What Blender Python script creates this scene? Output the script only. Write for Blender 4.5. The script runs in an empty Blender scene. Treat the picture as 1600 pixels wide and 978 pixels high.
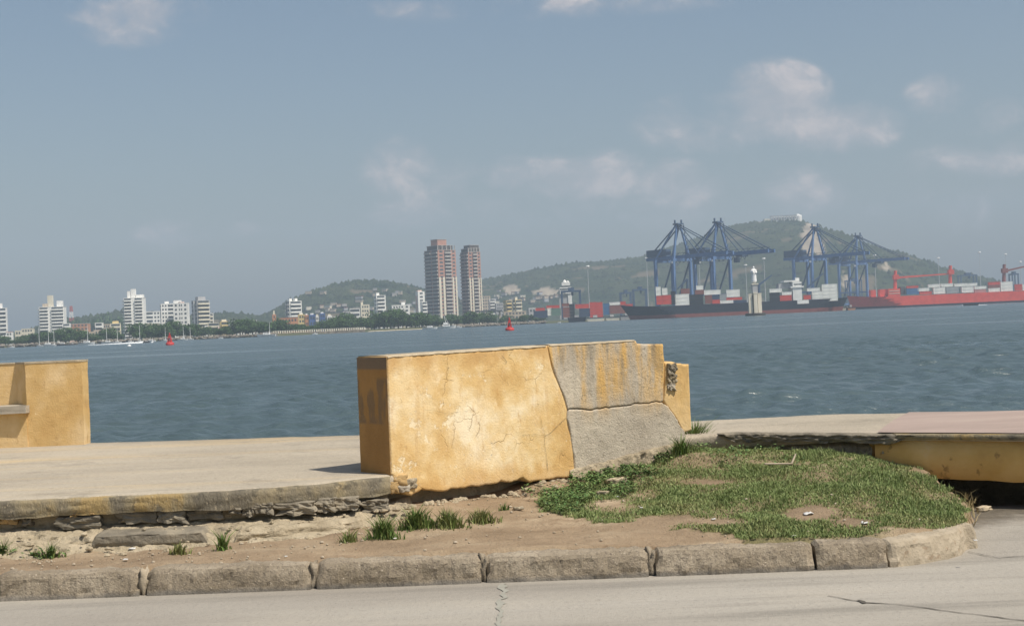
import bpy, math, random
import numpy as np
from mathutils import Vector, Matrix, noise
random.seed(7); rng = np.random.default_rng(7)
sc = bpy.context.scene; COL = sc.collection
R_ = math.radians
# ------------------------------------------------------------------ camera
F, IW, IH, EYE, WATER = 2000.0, 1600.0, 978.0, 1.55, -0.9
PITCH, ROLL = math.atan(13/F), R_(2.48)
RC = Matrix.Rotation(math.pi/2+PITCH, 3, 'X') @ Matrix.Rotation(-ROLL, 3, 'Z')
cd = bpy.data.cameras.new('camera'); cam = bpy.data.objects.new('camera', cd); COL.objects.link(cam)
cd.sensor_width = 36; cd.lens = 36*F/IW; cd.clip_start = .1; cd.clip_end = 9000
cam.location = (0, 0, EYE); cam.rotation_euler = RC.to_euler(); sc.camera = cam
def ray(px, py): return RC @ Vector(((px-IW/2)/F, -(py-IH/2)/F, -1))
def atz(px, py, z):
    d = ray(px, py); t = (z-EYE)/d.z; return Vector((d.x*t, d.y*t, z))
def aty(px, py, Y):
    d = ray(px, py); t = Y/d.y; return Vector((d.x*t, Y, EYE+d.z*t))
RI = RC.transposed()
def proj(x, y, z):
    v = RI @ Vector((x, y, z-EYE)); return (IW/2+F*v.x/-v.z, IH/2-F*v.y/-v.z)
# ------------------------------------------------------------------ light
SUN_EL = R_(57); SUN_H = Vector((.828, -.561)).normalized()
sd = Vector((SUN_H.x*math.cos(SUN_EL), SUN_H.y*math.cos(SUN_EL), math.sin(SUN_EL)))
sl = bpy.data.lights.new('sun', 'SUN'); sl.energy = 5.0; sl.angle = R_(.53); sl.color = (1, .93, .82)
so = bpy.data.objects.new('sun', sl); COL.objects.link(so); so.rotation_euler = (-sd).to_track_quat('-Z', 'Y').to_euler(); so.location = (20, -20, 40)
sc.view_settings.view_transform = 'Standard'; sc.view_settings.look = 'None'; sc.view_settings.gamma = 1
sc.view_settings.exposure = .1; sc.view_settings.use_curve_mapping = False
sc.cycles.use_denoising = True; sc.cycles.max_bounces = 4; sc.cycles.volume_bounces = 0; sc.cycles.transparent_max_bounces = 8
world = bpy.data.worlds.new('World'); sc.world = world; world.use_nodes = True
SKY_STRENGTH = .087
class NT:
    """small node helper"""
    def __init__(s, tree): s.t = tree; s.n = tree.nodes; s.l = tree.links
    def new(s, kind, **kw):
        n = s.n.new(kind)
        for k, v in kw.items(): setattr(n, k, v)
        return n
    def put(s, sock, v):
        if isinstance(v, bpy.types.NodeSocket): s.l.new(v, sock)
        elif v is not None: sock.default_value = v
    def math(s, op, a, b=None, c=None, clamp=False):
        n = s.new('ShaderNodeMath', operation=op, use_clamp=clamp)
        s.put(n.inputs[0], a); s.put(n.inputs[1], b); s.put(n.inputs[2], c); return n.outputs[0]
    def rng(s, v, a, b, c=0., d=1., smooth=True):
        n = s.new('ShaderNodeMapRange', interpolation_type='SMOOTHSTEP' if smooth else 'LINEAR', clamp=True)
        s.put(n.inputs[0], v)
        for i, q in zip((1, 2, 3, 4), (a, b, c, d)): s.put(n.inputs[i], q)
        return n.outputs[0]
    def mix(s, a, b, f, mode='MIX'):
        n = s.new('ShaderNodeMix', data_type='RGBA', blend_type=mode)
        for i, v in ((0, f), (6, a), (7, b)):
            if isinstance(v, (tuple, list)): v = (*v[:3], 1)
            s.put(n.inputs[i], v)
        return n.outputs[2]
    def coord(s, which='Object'): return s.new('ShaderNodeTexCoord').outputs[which]
    def noise(s, vec, scale, stretch=(1, 1, 1), detail=5, rough=.55, dist=0, loc=(0, 0, 0)):
        m = s.new('ShaderNodeMapping'); s.put(m.inputs[0], vec); m.inputs['Scale'].default_value = stretch; m.inputs['Location'].default_value = loc
        n = s.new('ShaderNodeTexNoise'); s.put(n.inputs['Vector'], m.outputs[0])
        n.inputs['Scale'].default_value = scale; n.inputs['Detail'].default_value = detail
        n.inputs['Roughness'].default_value = rough; n.inputs['Distortion'].default_value = dist
        return n.outputs[0]
    def ramp(s, fac, stops):
        n = s.new('ShaderNodeValToRGB'); s.put(n.inputs[0], fac); e = n.color_ramp.elements
        while len(e) < len(stops): e.new(.5)
        for q, (p, c) in zip(e, stops): q.position = p; q.color = (*c, 1)
        return n.outputs[0]
# ---- world: Nishita sky, soft cumulus far off
wt = NT(world.node_tree); wt.n.clear()
sky = wt.new('ShaderNodeTexSky', sky_type='NISHITA', sun_disc=False, sun_elevation=SUN_EL, sun_rotation=math.atan2(SUN_H.x, SUN_H.y),
             air_density=1.3, dust_density=2.3, ozone_density=2.5, altitude=0)
gen = wt.coord('Generated'); sx = wt.new('ShaderNodeSeparateXYZ'); wt.put(sx.inputs[0], gen)
yy = wt.math('MAXIMUM', sx.outputs[1], .05)
cu, cv = wt.math('DIVIDE', sx.outputs[0], yy), wt.math('DIVIDE', sx.outputs[2], yy)
cvec = wt.new('ShaderNodeCombineXYZ'); wt.put(cvec.inputs[0], cu); wt.put(cvec.inputs[1], cv)
puff = wt.noise(cvec.outputs[0], 15, (1, 1.5, 1), 6, .52, .25)
puff2 = wt.noise(cvec.outputs[0], 42, (1, 1.3, 1), 7, .6, .5, loc=(3, 1, 0))
puff = wt.math('ADD', wt.math('MULTIPLY', puff, .62), wt.math('MULTIPLY', puff2, .38))
clouds = [(215, 25, 100, 46, 1.0), (1215, 160, 85, 62, 1.25), (1120, 190, 120, 48, .85), (1310, 200, 95, 44, 1.1), (1475, 150, 60, 34, .8), (1545, 185, 110, 40, .45),
          (1530, 250, 110, 30, .7), (915, 278, 100, 42, 1.0), (810, 280, 70, 36, .75), (1055, 290, 75, 40, .95), (620, 265, 60, 50, .7), (640, 332, 90, 30, .7),
          (265, 370, 65, 26, .7), (1260, 300, 70, 40, .7), (700, 300, 160, 50, .4), (880, 5, 330, 26, .5), (950, 310, 220, 60, .45), (380, 358, 40, 14, .4), (1480, 330, 150, 50, .3)]
tot = None
for (px, py, rx, ry, st) in clouds:
    d = ray(px, py); u0, v0 = d.x/d.y, d.z/d.y
    a = wt.math('MULTIPLY', wt.math('SUBTRACT', cu, u0), F/rx/1.25); b = wt.math('MULTIPLY', wt.math('SUBTRACT', cv, v0), F/ry/1.25)
    # flat base: the lower half is squeezed
    r2 = wt.math('ADD', wt.math('MULTIPLY', a, a), wt.math('MULTIPLY', b, b))
    m = wt.math('MULTIPLY', wt.math('SUBTRACT', 1, wt.math('MINIMUM', r2, 1)), st)
    tot = m if tot is None else wt.math('MAXIMUM', tot, m)
msk = wt.math('ADD', wt.math('MULTIPLY', tot, .62), wt.math('MULTIPLY', wt.math('SUBTRACT', puff, .5), 2.2))
msk = wt.math('MULTIPLY', wt.rng(msk, .02, .72), wt.rng(tot, 0, .35))
msk = wt.math('MULTIPLY', msk, wt.math('GREATER_THAN', sx.outputs[1], .06))
k = 1/SKY_STRENGTH
ccol = wt.mix((.50*k, .475*k, .49*k), (.86*k, .72*k, .67*k), wt.math('MULTIPLY', wt.rng(msk, .25, 1.), wt.rng(puff, .44, .66)))
col = wt.mix(sky.outputs[0], ccol, wt.math('MULTIPLY', msk, .68))
bg = wt.new('ShaderNodeBackground'); wt.put(bg.inputs[0], col); bg.inputs[1].default_value = SKY_STRENGTH
wo = wt.new('ShaderNodeOutputWorld'); wt.put(wo.inputs[0], bg.outputs[0])
# ------------------------------------------------------------------ helpers
class MB:
    """collects boxes, bars and tubes; build() links them as one mesh object"""
    def __init__(s): s.v = []; s.f = []
    def add(s, vs, fs):
        o = len(s.v); s.v += [tuple(p) for p in vs]; s.f += [tuple(i+o for i in f) for f in fs]; return s
    def box(s, c, d, rz=0):
        hx, hy, hz = d[0]/2, d[1]/2, d[2]/2; cs, sn = math.cos(rz), math.sin(rz); vs = []
        for z in (-hz, hz):
            for x, y in ((-hx, -hy), (hx, -hy), (hx, hy), (-hx, hy)): vs.append((c[0]+x*cs-y*sn, c[1]+x*sn+y*cs, c[2]+z))
        return s.add(vs, [(3, 2, 1, 0), (4, 5, 6, 7), (0, 1, 5, 4), (1, 2, 6, 5), (2, 3, 7, 6), (3, 0, 4, 7)])
    def span(s, x0, x1, y0, y1, z0, z1): return s.box(((x0+x1)/2, (y0+y1)/2, (z0+z1)/2), (x1-x0, y1-y0, z1-z0))
    def bar(s, p, q, w, h=None, n=4, w2=None):
        p, q = Vector(p), Vector(q); h = h or w; d = (q-p).normalized()
        up = Vector((0, 0, 1)) if abs(d.z) < .95 else Vector((0, 1, 0))
        a = d.cross(up).normalized(); b = a.cross(d); vs = []; sc2 = (w2/w) if w2 else 1
        for o, k in ((p, 1), (q, sc2)):
            for i in range(n):
                t = 2*math.pi*(i+.5)/n; r = 1.4142 if n == 4 else 1
                vs.append(o+a*(w/2*r*k*math.cos(t))+b*(h/2*r*k*math.sin(t)))
        fs = [tuple(range(n-1, -1, -1)), tuple(range(n, 2*n))]+[(i, (i+1) % n, n+(i+1) % n, n+i) for i in range(n)]
        return s.add(vs, fs)
    def lathe(s, c, prof, n=12, ex=1, ey=1):
        vs = []; fs = []
        for r, z in prof:
            for i in range(n):
                t = 2*math.pi*i/n; vs.append((c[0]+r*ex*math.cos(t), c[1]+r*ey*math.sin(t), c[2]+z))
        m = len(prof)
        for j in range(m-1):
            for i in range(n): fs.append((j*n+i, j*n+(i+1) % n, (j+1)*n+(i+1) % n, (j+1)*n+i))
        fs += [tuple(range(n-1, -1, -1)), tuple(range((m-1)*n, m*n))]
        return s.add(vs, fs)
    def mesh(s, name):
        m = bpy.data.meshes.new(name); m.from_pydata(s.v, [], s.f); m.update(); return m
    def build(s, name, mat, parent=None, smooth=False, bevel=0):
        return link(name, s.mesh(name), mat, parent, smooth, bevel)
def link(name, mesh, mat, parent=None, smooth=False, bevel=0):
    if mat and not mesh.materials: mesh.materials.append(mat)
    if smooth and len(mesh.polygons): mesh.polygons.foreach_set('use_smooth', [True]*len(mesh.polygons))
    o = bpy.data.objects.new(name, mesh); COL.objects.link(o); o.parent = parent
    if bevel:
        b = o.modifiers.new('bevel', 'BEVEL'); b.width = bevel; b.segments = 2; b.limit_method = 'ANGLE'
    return o
def tag(o, label, cat, group=None):
    o['label'] = label; o['category'] = cat
    if group: o['group'] = group
    return o
def thing(name, label, cat, loc=(0, 0, 0), rz=0, group=None):
    o = bpy.data.objects.new(name, None); COL.objects.link(o); o.location = loc; o.rotation_euler = (0, 0, rz); o.empty_display_size = .2
    return tag(o, label, cat, group)
def struct(o): o['kind'] = 'structure'; return o
def stuff(o, label=None, cat=None):
    o['kind'] = 'stuff'
    if label: o['label'] = label; o['category'] = cat
    return o
def nz(x, y, z=0, s=1): return noise.noise((x*s, y*s, z*s))
def fb(x, y, z=0, s=1, o=4): return noise.fractal((x*s, y*s, z*s), 1.0, 2.0, o)
_m = {}
def mat(name, stops, scale=5, rough=.85, bump=0, bscale=None, stretch=(1, 1, 1), spec=.25, detail=5, metal=0, bdist=.02, speck=None):
    """plain noisy material; stops = colour or [(pos, colour), ...]"""
    if name in _m: return _m[name]
    m = bpy.data.materials.new(name); m.use_nodes = True; t = NT(m.node_tree); p = m.node_tree.nodes['Principled BSDF']; _m[name] = m
    if not isinstance(stops, list):
        c = stops; stops = [(.3, tuple(x*.86 for x in c)), (.7, tuple(min(1, x*1.1) for x in c))]
    co = t.coord('Object'); c = t.ramp(t.noise(co, scale, stretch, detail), stops)
    if speck:
        for (ssc, lo, hi, sc_, am) in speck: c = t.mix(c, sc_, t.math('MULTIPLY', t.rng(t.noise(co, ssc, (1, 1, 1), 3, .6), lo, hi), am))
    t.put(p.inputs['Base Color'], c); p.inputs['Roughness'].default_value = rough; p.inputs['Metallic'].default_value = metal
    p.inputs['Specular IOR Level'].default_value = spec
    if bump:
        b = t.new('ShaderNodeBump'); b.inputs['Strength'].default_value = bump; b.inputs['Distance'].default_value = bdist
        t.put(b.inputs['Height'], t.noise(co, bscale or scale*6, stretch, 6, .62)); t.put(p.inputs['Normal'], b.outputs[0])
    return m
def custom(name, fn, rough=.9, spec=.2):
    m = bpy.data.materials.new(name); m.use_nodes = True; t = NT(m.node_tree); p = m.node_tree.nodes['Principled BSDF']; _m[name] = m
    p.inputs['Roughness'].default_value = rough; p.inputs['Specular IOR Level'].default_value = spec
    co = t.coord('Object'); c, h, dist = fn(t, co); t.put(p.inputs['Base Color'], c)
    if h is not None:
        b = t.new('ShaderNodeBump'); b.inputs['Strength'].default_value = 1; b.inputs['Distance'].default_value = dist
        t.put(b.inputs['Height'], h); t.put(p.inputs['Normal'], b.outputs[0])
    return m
def attr_mat(name, rough=.7, spec=.2, trans=0):
    m = bpy.data.materials.new(name); m.use_nodes = True; t = NT(m.node_tree); p = m.node_tree.nodes['Principled BSDF']; _m[name] = m
    a = t.new('ShaderNodeAttribute', attribute_name='Col'); t.put(p.inputs['Base Color'], a.outputs['Color'])
    p.inputs['Roughness'].default_value = rough; p.inputs['Specular IOR Level'].default_value = spec
    return m
def grid_faces(nu, nv, flip=False):
    i, j = np.meshgrid(np.arange(nu-1), np.arange(nv-1), indexing='ij'); a = (i*nv+j).ravel()
    f = np.stack([a, a+nv, a+nv+1, a+1], 1)
    return f[:, ::-1] if flip else f
def np_mesh(name, v, f, cols=None):
    m = bpy.data.meshes.new(name); n = f.shape[1]
    m.vertices.add(len(v)); m.vertices.foreach_set('co', np.ascontiguousarray(v, dtype=np.float32).ravel())
    m.loops.add(f.size); m.loops.foreach_set('vertex_index', np.ascontiguousarray(f, dtype=np.int32).ravel())
    m.polygons.add(len(f)); m.polygons.foreach_set('loop_start', np.arange(0, f.size, n, dtype=np.int32))
    m.polygons.foreach_set('loop_total', np.full(len(f), n, dtype=np.int32)); m.update(calc_edges=True)
    if cols is not None:
        a = m.color_attributes.new('Col', 'FLOAT_COLOR', 'POINT'); c = np.ones((len(v), 4), np.float32); c[:, :3] = cols; a.data.foreach_set('color', c.ravel())
    return m
def lump(name, c, d, mat_, parent=None, rz=0, rough=.12, n=5, seed=0, sq=.55, smooth=True):
    """a rounded, uneven stone: a box-sphere with noise"""
    vs = []; fs = []; key = {}
    def vid(p):
        k = tuple(round(q, 4) for q in p)
        if k not in key: key[k] = len(vs); vs.append(p)
        return key[k]
    g = [(-1+2*i/n) for i in range(n+1)]
    for ax in range(3):
        for sg in (-1, 1):
            for i in range(n):
                for j in range(n):
                    q = []
                    for a, b in ((i, j), (i+1, j), (i+1, j+1), (i, j+1)):
                        p = [0, 0, 0]; p[ax] = sg; p[(ax+1) % 3] = g[a]; p[(ax+2) % 3] = g[b]; q.append(vid(tuple(p)))
                    fs.append(tuple(q if sg > 0 else q[::-1]))
    out = []; cs, sn = math.cos(rz), math.sin(rz)
    for p in vs:
        v = Vector(p); s = v.normalized(); v = v*(1-sq)+s*sq*1.25
        k = 1+rough*fb(s.x*1.6+seed*7.3, s.y*1.6, s.z*1.6, 1.2, 3)*1.6
        x, y, z = v.x*d[0]/2*k, v.y*d[1]/2*k, v.z*d[2]/2*k
        out.append((c[0]+x*cs-y*sn, c[1]+x*sn+y*cs, c[2]+z))
    return MB().add(out, fs).build(name, mat_, parent, smooth=smooth)
# ------------------------------------------------------------------ near materials
def f_road(t, co):
    a = t.noise(co, .7, (.35, 1.6, 1), 5); c = t.ramp(a, [(.3, (.29, .262, .222)), (.52, (.345, .317, .27)), (.75, (.395, .365, .315))])
    c = t.mix(c, (.2, .185, .158), t.math('MULTIPLY', t.rng(t.noise(co, 2.2, (.12, 1.5, 1), 6, .6), .50, .70), .6))
    c = t.mix(c, (.41, .37, .305), t.math('MULTIPLY', t.rng(t.noise(co, 1.4, (.3, 1, 1), 5, .6, loc=(5, 2, 0)), .55, .75), .5))
    c = t.mix(c, (.15, .138, .12), t.math('MULTIPLY', t.rng(t.noise(co, 40, (1, 1, 1), 5, .75), .55, .68), .5)); c = t.mix(c, (.46, .42, .36), t.math('MULTIPLY', t.rng(t.noise(co, 60, (1, 1, 1), 4, .7, loc=(3, 3, 3)), .58, .68), .45)); c = t.mix(c, (.14, .13, .112), t.math('MULTIPLY', t.rng(t.noise(co, 7, (1, 1, 1), 6, .7, loc=(1, 8, 0)), .66, .72), .5))
    h = t.math('ADD', t.noise(co, 160, (1, 1, 1), 3), t.math('MULTIPLY', t.noise(co, 20, (1, 1, 1), 4), 2)); return c, h, .004
ROAD = custom('road_concrete', f_road)
def f_walk(t, co):
    c = t.ramp(t.noise(co, .8, (.5, 1.4, 1), 6), [(.28, (.30, .26, .20)), (.5, (.385, .335, .26)), (.72, (.455, .395, .305))])
    c = t.mix(c, (.60, .43, .21), t.math('MULTIPLY', t.rng(t.noise(co, .9, (.16, 1.6, 1), 5, .6, loc=(1.7, .4, 0)), .5, .72), .55))
    c = t.mix(c, (.27, .245, .2), t.math('MULTIPLY', t.rng(t.noise(co, 2.6, (.25, 1.6, 1), 6, .65), .56, .72), .6))
    c = t.mix(c, (.19, .165, .125), t.math('MULTIPLY', t.rng(t.noise(co, 30, (1, 1, 1), 5, .75), .54, .68), .55)); c = t.mix(c, (.56, .49, .38), t.math('MULTIPLY', t.rng(t.noise(co, 48, (1, 1, 1), 4, .7, loc=(3, 3, 3)), .58, .68), .5)); c = t.mix(c, (.22, .195, .155), t.math('MULTIPLY', t.rng(t.noise(co, 1.1, (1, 1, 1), 8, .7, loc=(7, 1, 0)), .56, .70), .5))
    h = t.math('ADD', t.noise(co, 120, (1, 1, 1), 3), t.math('MULTIPLY', t.noise(co, 14, (1, 1, 1), 4), 2)); return c, h, .006
WALK = custom('promenade_concrete', f_walk)
def f_paint(t, co):
    c = t.ramp(t.noise(co, 2.1, (1, 1, 1), 7, .62), [(.34, (.56, .355, .14)), (.44, (.66, .46, .21)), (.54, (.75, .58, .33)), (.63, (.82, .70, .49))])
    c = t.mix(c, (.58, .36, .14), t.math('MULTIPLY', t.rng(t.noise(co, 3, (1, 1, .35), 6, .6, loc=(4, 0, 2)), .5, .7), .55))
    c = t.mix(c, (.88, .72, .47), t.math('MULTIPLY', t.rng(t.noise(co, 7, (1, 1, .8), 6, .7, loc=(9, 0, 2)), .55, .7), .55))
    c = t.mix(c, (.45, .24, .08), t.math('MULTIPLY', t.rng(t.noise(co, 24, (1, 1, .35), 4, .65), .58, .72), .4))
    c = t.mix(c, (.40, .35, .28), t.math('MULTIPLY', t.rng(t.noise(co, 5, (1, 1, 1), 5, .7, loc=(2, 7, 1)), .68, .73), .8))
    fl = t.math('MULTIPLY', t.rng(t.noise(co, 3.3, (1, 1, 1), 9, .72, loc=(6, 3, 5)), .60, .625), .75)
    c = t.mix(c, (.86, .74, .52), fl)
    c = t.mix(c, (.55, .36, .17), t.math('MULTIPLY', t.rng(t.noise(co, 9, (1, 1, .09), 5, .6, loc=(1, 5, 2)), .55, .66), .45))
    vo = t.new('ShaderNodeTexVoronoi', feature='DISTANCE_TO_EDGE'); wv = t.new('ShaderNodeVectorMath', operation='MULTIPLY_ADD'); nn = t.new('ShaderNodeTexNoise'); nn.inputs['Scale'].default_value = 7; nn.inputs['Detail'].default_value = 6; t.put(nn.inputs['Vector'], co)
    t.put(wv.inputs[0], nn.outputs['Color']); wv.inputs[1].default_value = (.16, .16, .16); t.put(wv.inputs[2], co); t.put(vo.inputs['Vector'], wv.outputs[0]); vo.inputs['Scale'].default_value = 4.2
    ck = t.math('MULTIPLY', t.rng(vo.outputs[0], .014, .003), t.rng(t.noise(co, 2.7, (1, 1, 1), 3, .5, loc=(8, 8, 1)), .53, .62))
    c = t.mix(c, (.34, .2, .08), t.math('MULTIPLY', ck, .4))
    z = t.new('ShaderNodeSeparateXYZ'); t.put(z.inputs[0], co); zz = t.math('ADD', z.outputs[2], t.math('MULTIPLY', t.noise(co, 5, (1, 1, .5), 6, .6), .35))
    c = t.mix(c, (.50, .30, .12), t.math('MULTIPLY', t.rng(zz, 1.36, 1.5), .6)); c = t.mix(c, (.52, .30, .10), t.math('MULTIPLY', t.rng(zz, .66, .52), .5))
    c = t.mix(c, (.24, .17, .1), t.math('MULTIPLY', t.rng(t.noise(co, 42, (1, 1, 1), 3, .6, loc=(2, 2, 9)), .68, .73), .6))
    h = t.math('ADD', t.noise(co, 70, (1, 1, 1), 4, .6), t.math('MULTIPLY', t.noise(co, 9, (1, 1, .6), 5), .5)); h = t.math('SUBTRACT', h, t.math('ADD', t.math('MULTIPLY', ck, .8), t.math('MULTIPLY', fl, .35))); return c, h, .004
PAINT = custom('ochre_paint', f_paint)
def f_paint2(t, co):
    c = t.ramp(t.noise(co, 2.6, (1, 1, .8), 7, .62), [(.28, (.52, .32, .12)), (.48, (.61, .41, .175)), (.72, (.73, .54, .30))])
    c = t.mix(c, (.86, .70, .45), t.math('MULTIPLY', t.rng(t.noise(co, 11, (1, 1, .8), 6, .7), .62, .72), .6))
    c = t.mix(c, (.36, .20, .08), t.math('MULTIPLY', t.rng(t.noise(co, 16, (1, 1, .4), 4, .65), .56, .72), .5))
    h = t.noise(co, 60, (1, 1, 1), 5, .6); return c, h, .004
PAINT2 = custom('ochre_paint_worn', f_paint2)
def f_side(t, co):   # end face: shade put into the darker ochre, plus old grime stains
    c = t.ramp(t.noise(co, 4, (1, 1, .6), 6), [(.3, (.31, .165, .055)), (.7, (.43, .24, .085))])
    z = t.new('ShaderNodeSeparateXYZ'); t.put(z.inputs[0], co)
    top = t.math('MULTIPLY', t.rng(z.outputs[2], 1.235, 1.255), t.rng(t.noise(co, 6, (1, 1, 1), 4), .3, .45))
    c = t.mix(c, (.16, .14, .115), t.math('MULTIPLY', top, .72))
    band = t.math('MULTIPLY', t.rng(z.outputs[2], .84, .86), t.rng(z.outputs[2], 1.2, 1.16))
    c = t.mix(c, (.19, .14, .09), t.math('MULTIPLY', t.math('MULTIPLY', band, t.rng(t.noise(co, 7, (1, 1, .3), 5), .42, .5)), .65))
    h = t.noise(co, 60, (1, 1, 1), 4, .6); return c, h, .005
SIDE = custom('ochre_paint_shaded_grimy', f_side)
def f_grey(t, co):   # bare render with ochre wash running down
    c = t.ramp(t.noise(co, 3.2, (1, 1, 1), 7, .6), [(.3, (.40, .345, .27)), (.5, (.49, .43, .34)), (.72, (.58, .51, .40))])
    z = t.new('ShaderNodeSeparateXYZ'); t.put(z.inputs[0], co)
    up = t.rng(z.outputs[2], .74, 1.2)
    s1 = t.noise(co, 3.4, (1, 1, .16), 5, .6, loc=(.35, 0, 0))
    c = t.mix(c, (.68, .40, .10), t.math('MULTIPLY', t.math('MULTIPLY', t.rng(s1, .45, .60), t.rng(z.outputs[2], .64, 1.0)), .8))
    c = t.mix(c, (.22, .185, .135), t.math('MULTIPLY', t.math('MULTIPLY', t.rng(t.noise(co, 7, (1, 1, .2), 6, .65, loc=(3, 1, 0)), .5, .68), up), .7))
    c = t.mix(c, (.2, .17, .13), t.math('MULTIPLY', t.rng(t.noise(co, 34, (1, 1, 1), 4, .7), .57, .68), .75)); c = t.mix(c, (.62, .55, .44), t.math('MULTIPLY', t.rng(t.noise(co, 22, (1, 1, 1), 5, .7, loc=(7, 3, 3)), .58, .68), .5))
    h = t.math('ADD', t.noise(co, 90, (1, 1, 1), 5, .65), t.math('MULTIPLY', t.noise(co, 25, (1, 1, 1), 6, .7), 1.2)); return c, h, .007
GREY = custom('bare_render', f_grey)
def f_kerb(t, co):
    c = t.ramp(t.noise(co, 5, (.6, 1, 1), 6, .6), [(.3, (.19, .155, .108)), (.5, (.28, .232, .168)), (.72, (.38, .322, .242))])
    v = t.new('ShaderNodeTexVoronoi'); v.inputs['Scale'].default_value = 95; t.put(v.inputs['Vector'], co)
    c = t.mix(c, (.16, .13, .1), t.math('MULTIPLY', t.rng(t.noise(co, 55, (1, 1, 1), 3, .6), .52, .64), .65))
    c = t.mix(c, (.55, .47, .37), t.math('MULTIPLY', t.rng(t.noise(co, 75, (1, 1, 1), 2, .6, loc=(4, 4, 4)), .63, .70), .55))
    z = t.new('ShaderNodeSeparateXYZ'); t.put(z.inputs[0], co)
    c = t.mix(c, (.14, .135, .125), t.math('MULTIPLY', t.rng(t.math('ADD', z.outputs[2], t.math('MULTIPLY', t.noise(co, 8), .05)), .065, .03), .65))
    h = t.math('ADD', t.noise(co, 60, (1, 1, 1), 5, .7), t.math('MULTIPLY', v.outputs['Distance'], .25)); return c, h, .008
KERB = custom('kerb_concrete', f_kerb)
def f_kerb2(t, co):
    c = t.ramp(t.noise(co, 5, (.6, 1, 1), 6, .6), [(.3, (.31, .258, .185)), (.5, (.385, .325, .24)), (.72, (.46, .395, .30))])
    c = t.mix(c, (.28, .2, .13), t.math('MULTIPLY', t.rng(t.noise(co, 14, (.5, 1, 1), 5, .6), .58, .68), .6))
    h = t.noise(co, 50, (1, 1, 1), 5, .6); return c, h, .008
KERB2 = custom('kerb_concrete_pale', f_kerb2)
def f_dirt(t, co):
    c = t.ramp(t.noise(co, 2.2, (.6, 1.2, 1), 7, .62), [(.3, (.195, .14, .088)), (.5, (.285, .21, .135)), (.72, (.39, .305, .205))])
    c = t.mix(c, (.52, .42, .29), t.math('MULTIPLY', t.rng(t.noise(co, 1.6, (.7, 1, 1), 6, .6, loc=(3, 2, 1)), .55, .68), .55))
    c = t.mix(c, (.18, .12, .07), t.math('MULTIPLY', t.rng(t.noise(co, 18, (1, 1, 1), 4, .65), .56, .7), .5))
    at = t.new('ShaderNodeAttribute', attribute_name='Col'); c = t.mix(c, t.ramp(t.noise(co, 14, (1, 1, 1), 5, .6), [(.35, (.10, .105, .04)), (.65, (.20, .18, .085))]), t.math('MULTIPLY', at.outputs['Fac'], .85))
    h = t.math('ADD', t.noise(co, 60, (1, 1, 1), 5, .65), t.math('MULTIPLY', t.noise(co, 10, (1, 1, 1), 4), 2)); return c, h, .012
DIRT = custom('verge_dirt', f_dirt)
def f_rub(t, co):
    c = t.ramp(t.noise(co, 6, (.6, 1, 1), 7, .65), [(.28, (.28, .225, .15)), (.5, (.43, .36, .25)), (.72, (.54, .455, .325))])
    c = t.mix(c, (.13, .115, .09), t.math('MULTIPLY', t.rng(t.noise(co, 9, (.5, 1, 1), 6, .65, loc=(2, 2, 2)), .55, .68), .6))
    h = t.math('ADD', t.noise(co, 45, (1, 1, 1), 6, .7), t.math('MULTIPLY', t.noise(co, 9, (1, 1, 1), 4), 2)); return c, h, .02
RUB = custom('rough_mortar', f_rub)
STONE = mat('dark_stone', [(.3, (.13, .115, .09)), (.55, (.235, .205, .155)), (.75, (.34, .29, .21))], 7, .95, 1, 50, bdist=.01)
STONE2 = mat('ochre_stone', [(.3, (.30, .20, .09)), (.7, (.5, .34, .16))], 9, .95, 1, 50, bdist=.008)
FASC = mat('fascia_worn_paint', [(.26, (.09, .08, .065)), (.42, (.19, .165, .12)), (.54, (.29, .24, .15)), (.60, (.34, .25, .12)), (.68, (.38, .27, .115)), (.78, (.34, .28, .19))], 3.4, .95, 1, 60, stretch=(1, 1, .45), bdist=.012, detail=9, speck=[(12, .55, .66, (.10, .09, .07), .7), (40, .6, .7, (.45, .37, .25), .5)])
PINK = mat('pink_paving', [(.3, (.30, .235, .20)), (.55, (.355, .275, .235)), (.75, (.41, .34, .28))], 2.2, .9, .6, 90, stretch=(.4, 1.5, 1), bdist=.004)
SEAT = mat('seat_concrete', [(.3, (.33, .29, .23)), (.7, (.48, .43, .35))], 5, .9, .6, 60, bdist=.005)
COPE = mat('coping_concrete', [(.3, (.36, .29, .19)), (.7, (.52, .44, .32))], 9, .9, 1, 60, bdist=.006)
BEAM = mat('culvert_paint', [(.28, (.44, .25, .08)), (.5, (.60, .37, .12)), (.66, (.68, .45, .18)), (.78, (.66, .52, .33))], 2.4, .9, .7, 50, bdist=.005, detail=7, speck=[(9, .62, .7, (.2, .12, .05), .6)])
DARK = mat('crack_shadowed_fill', (.05, .045, .04), 20, 1)
WHITE = mat('scrap_white', (.6, .59, .56), 30, .8)
LEAFM = attr_mat('plant_leaf', .6, .25)
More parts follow.
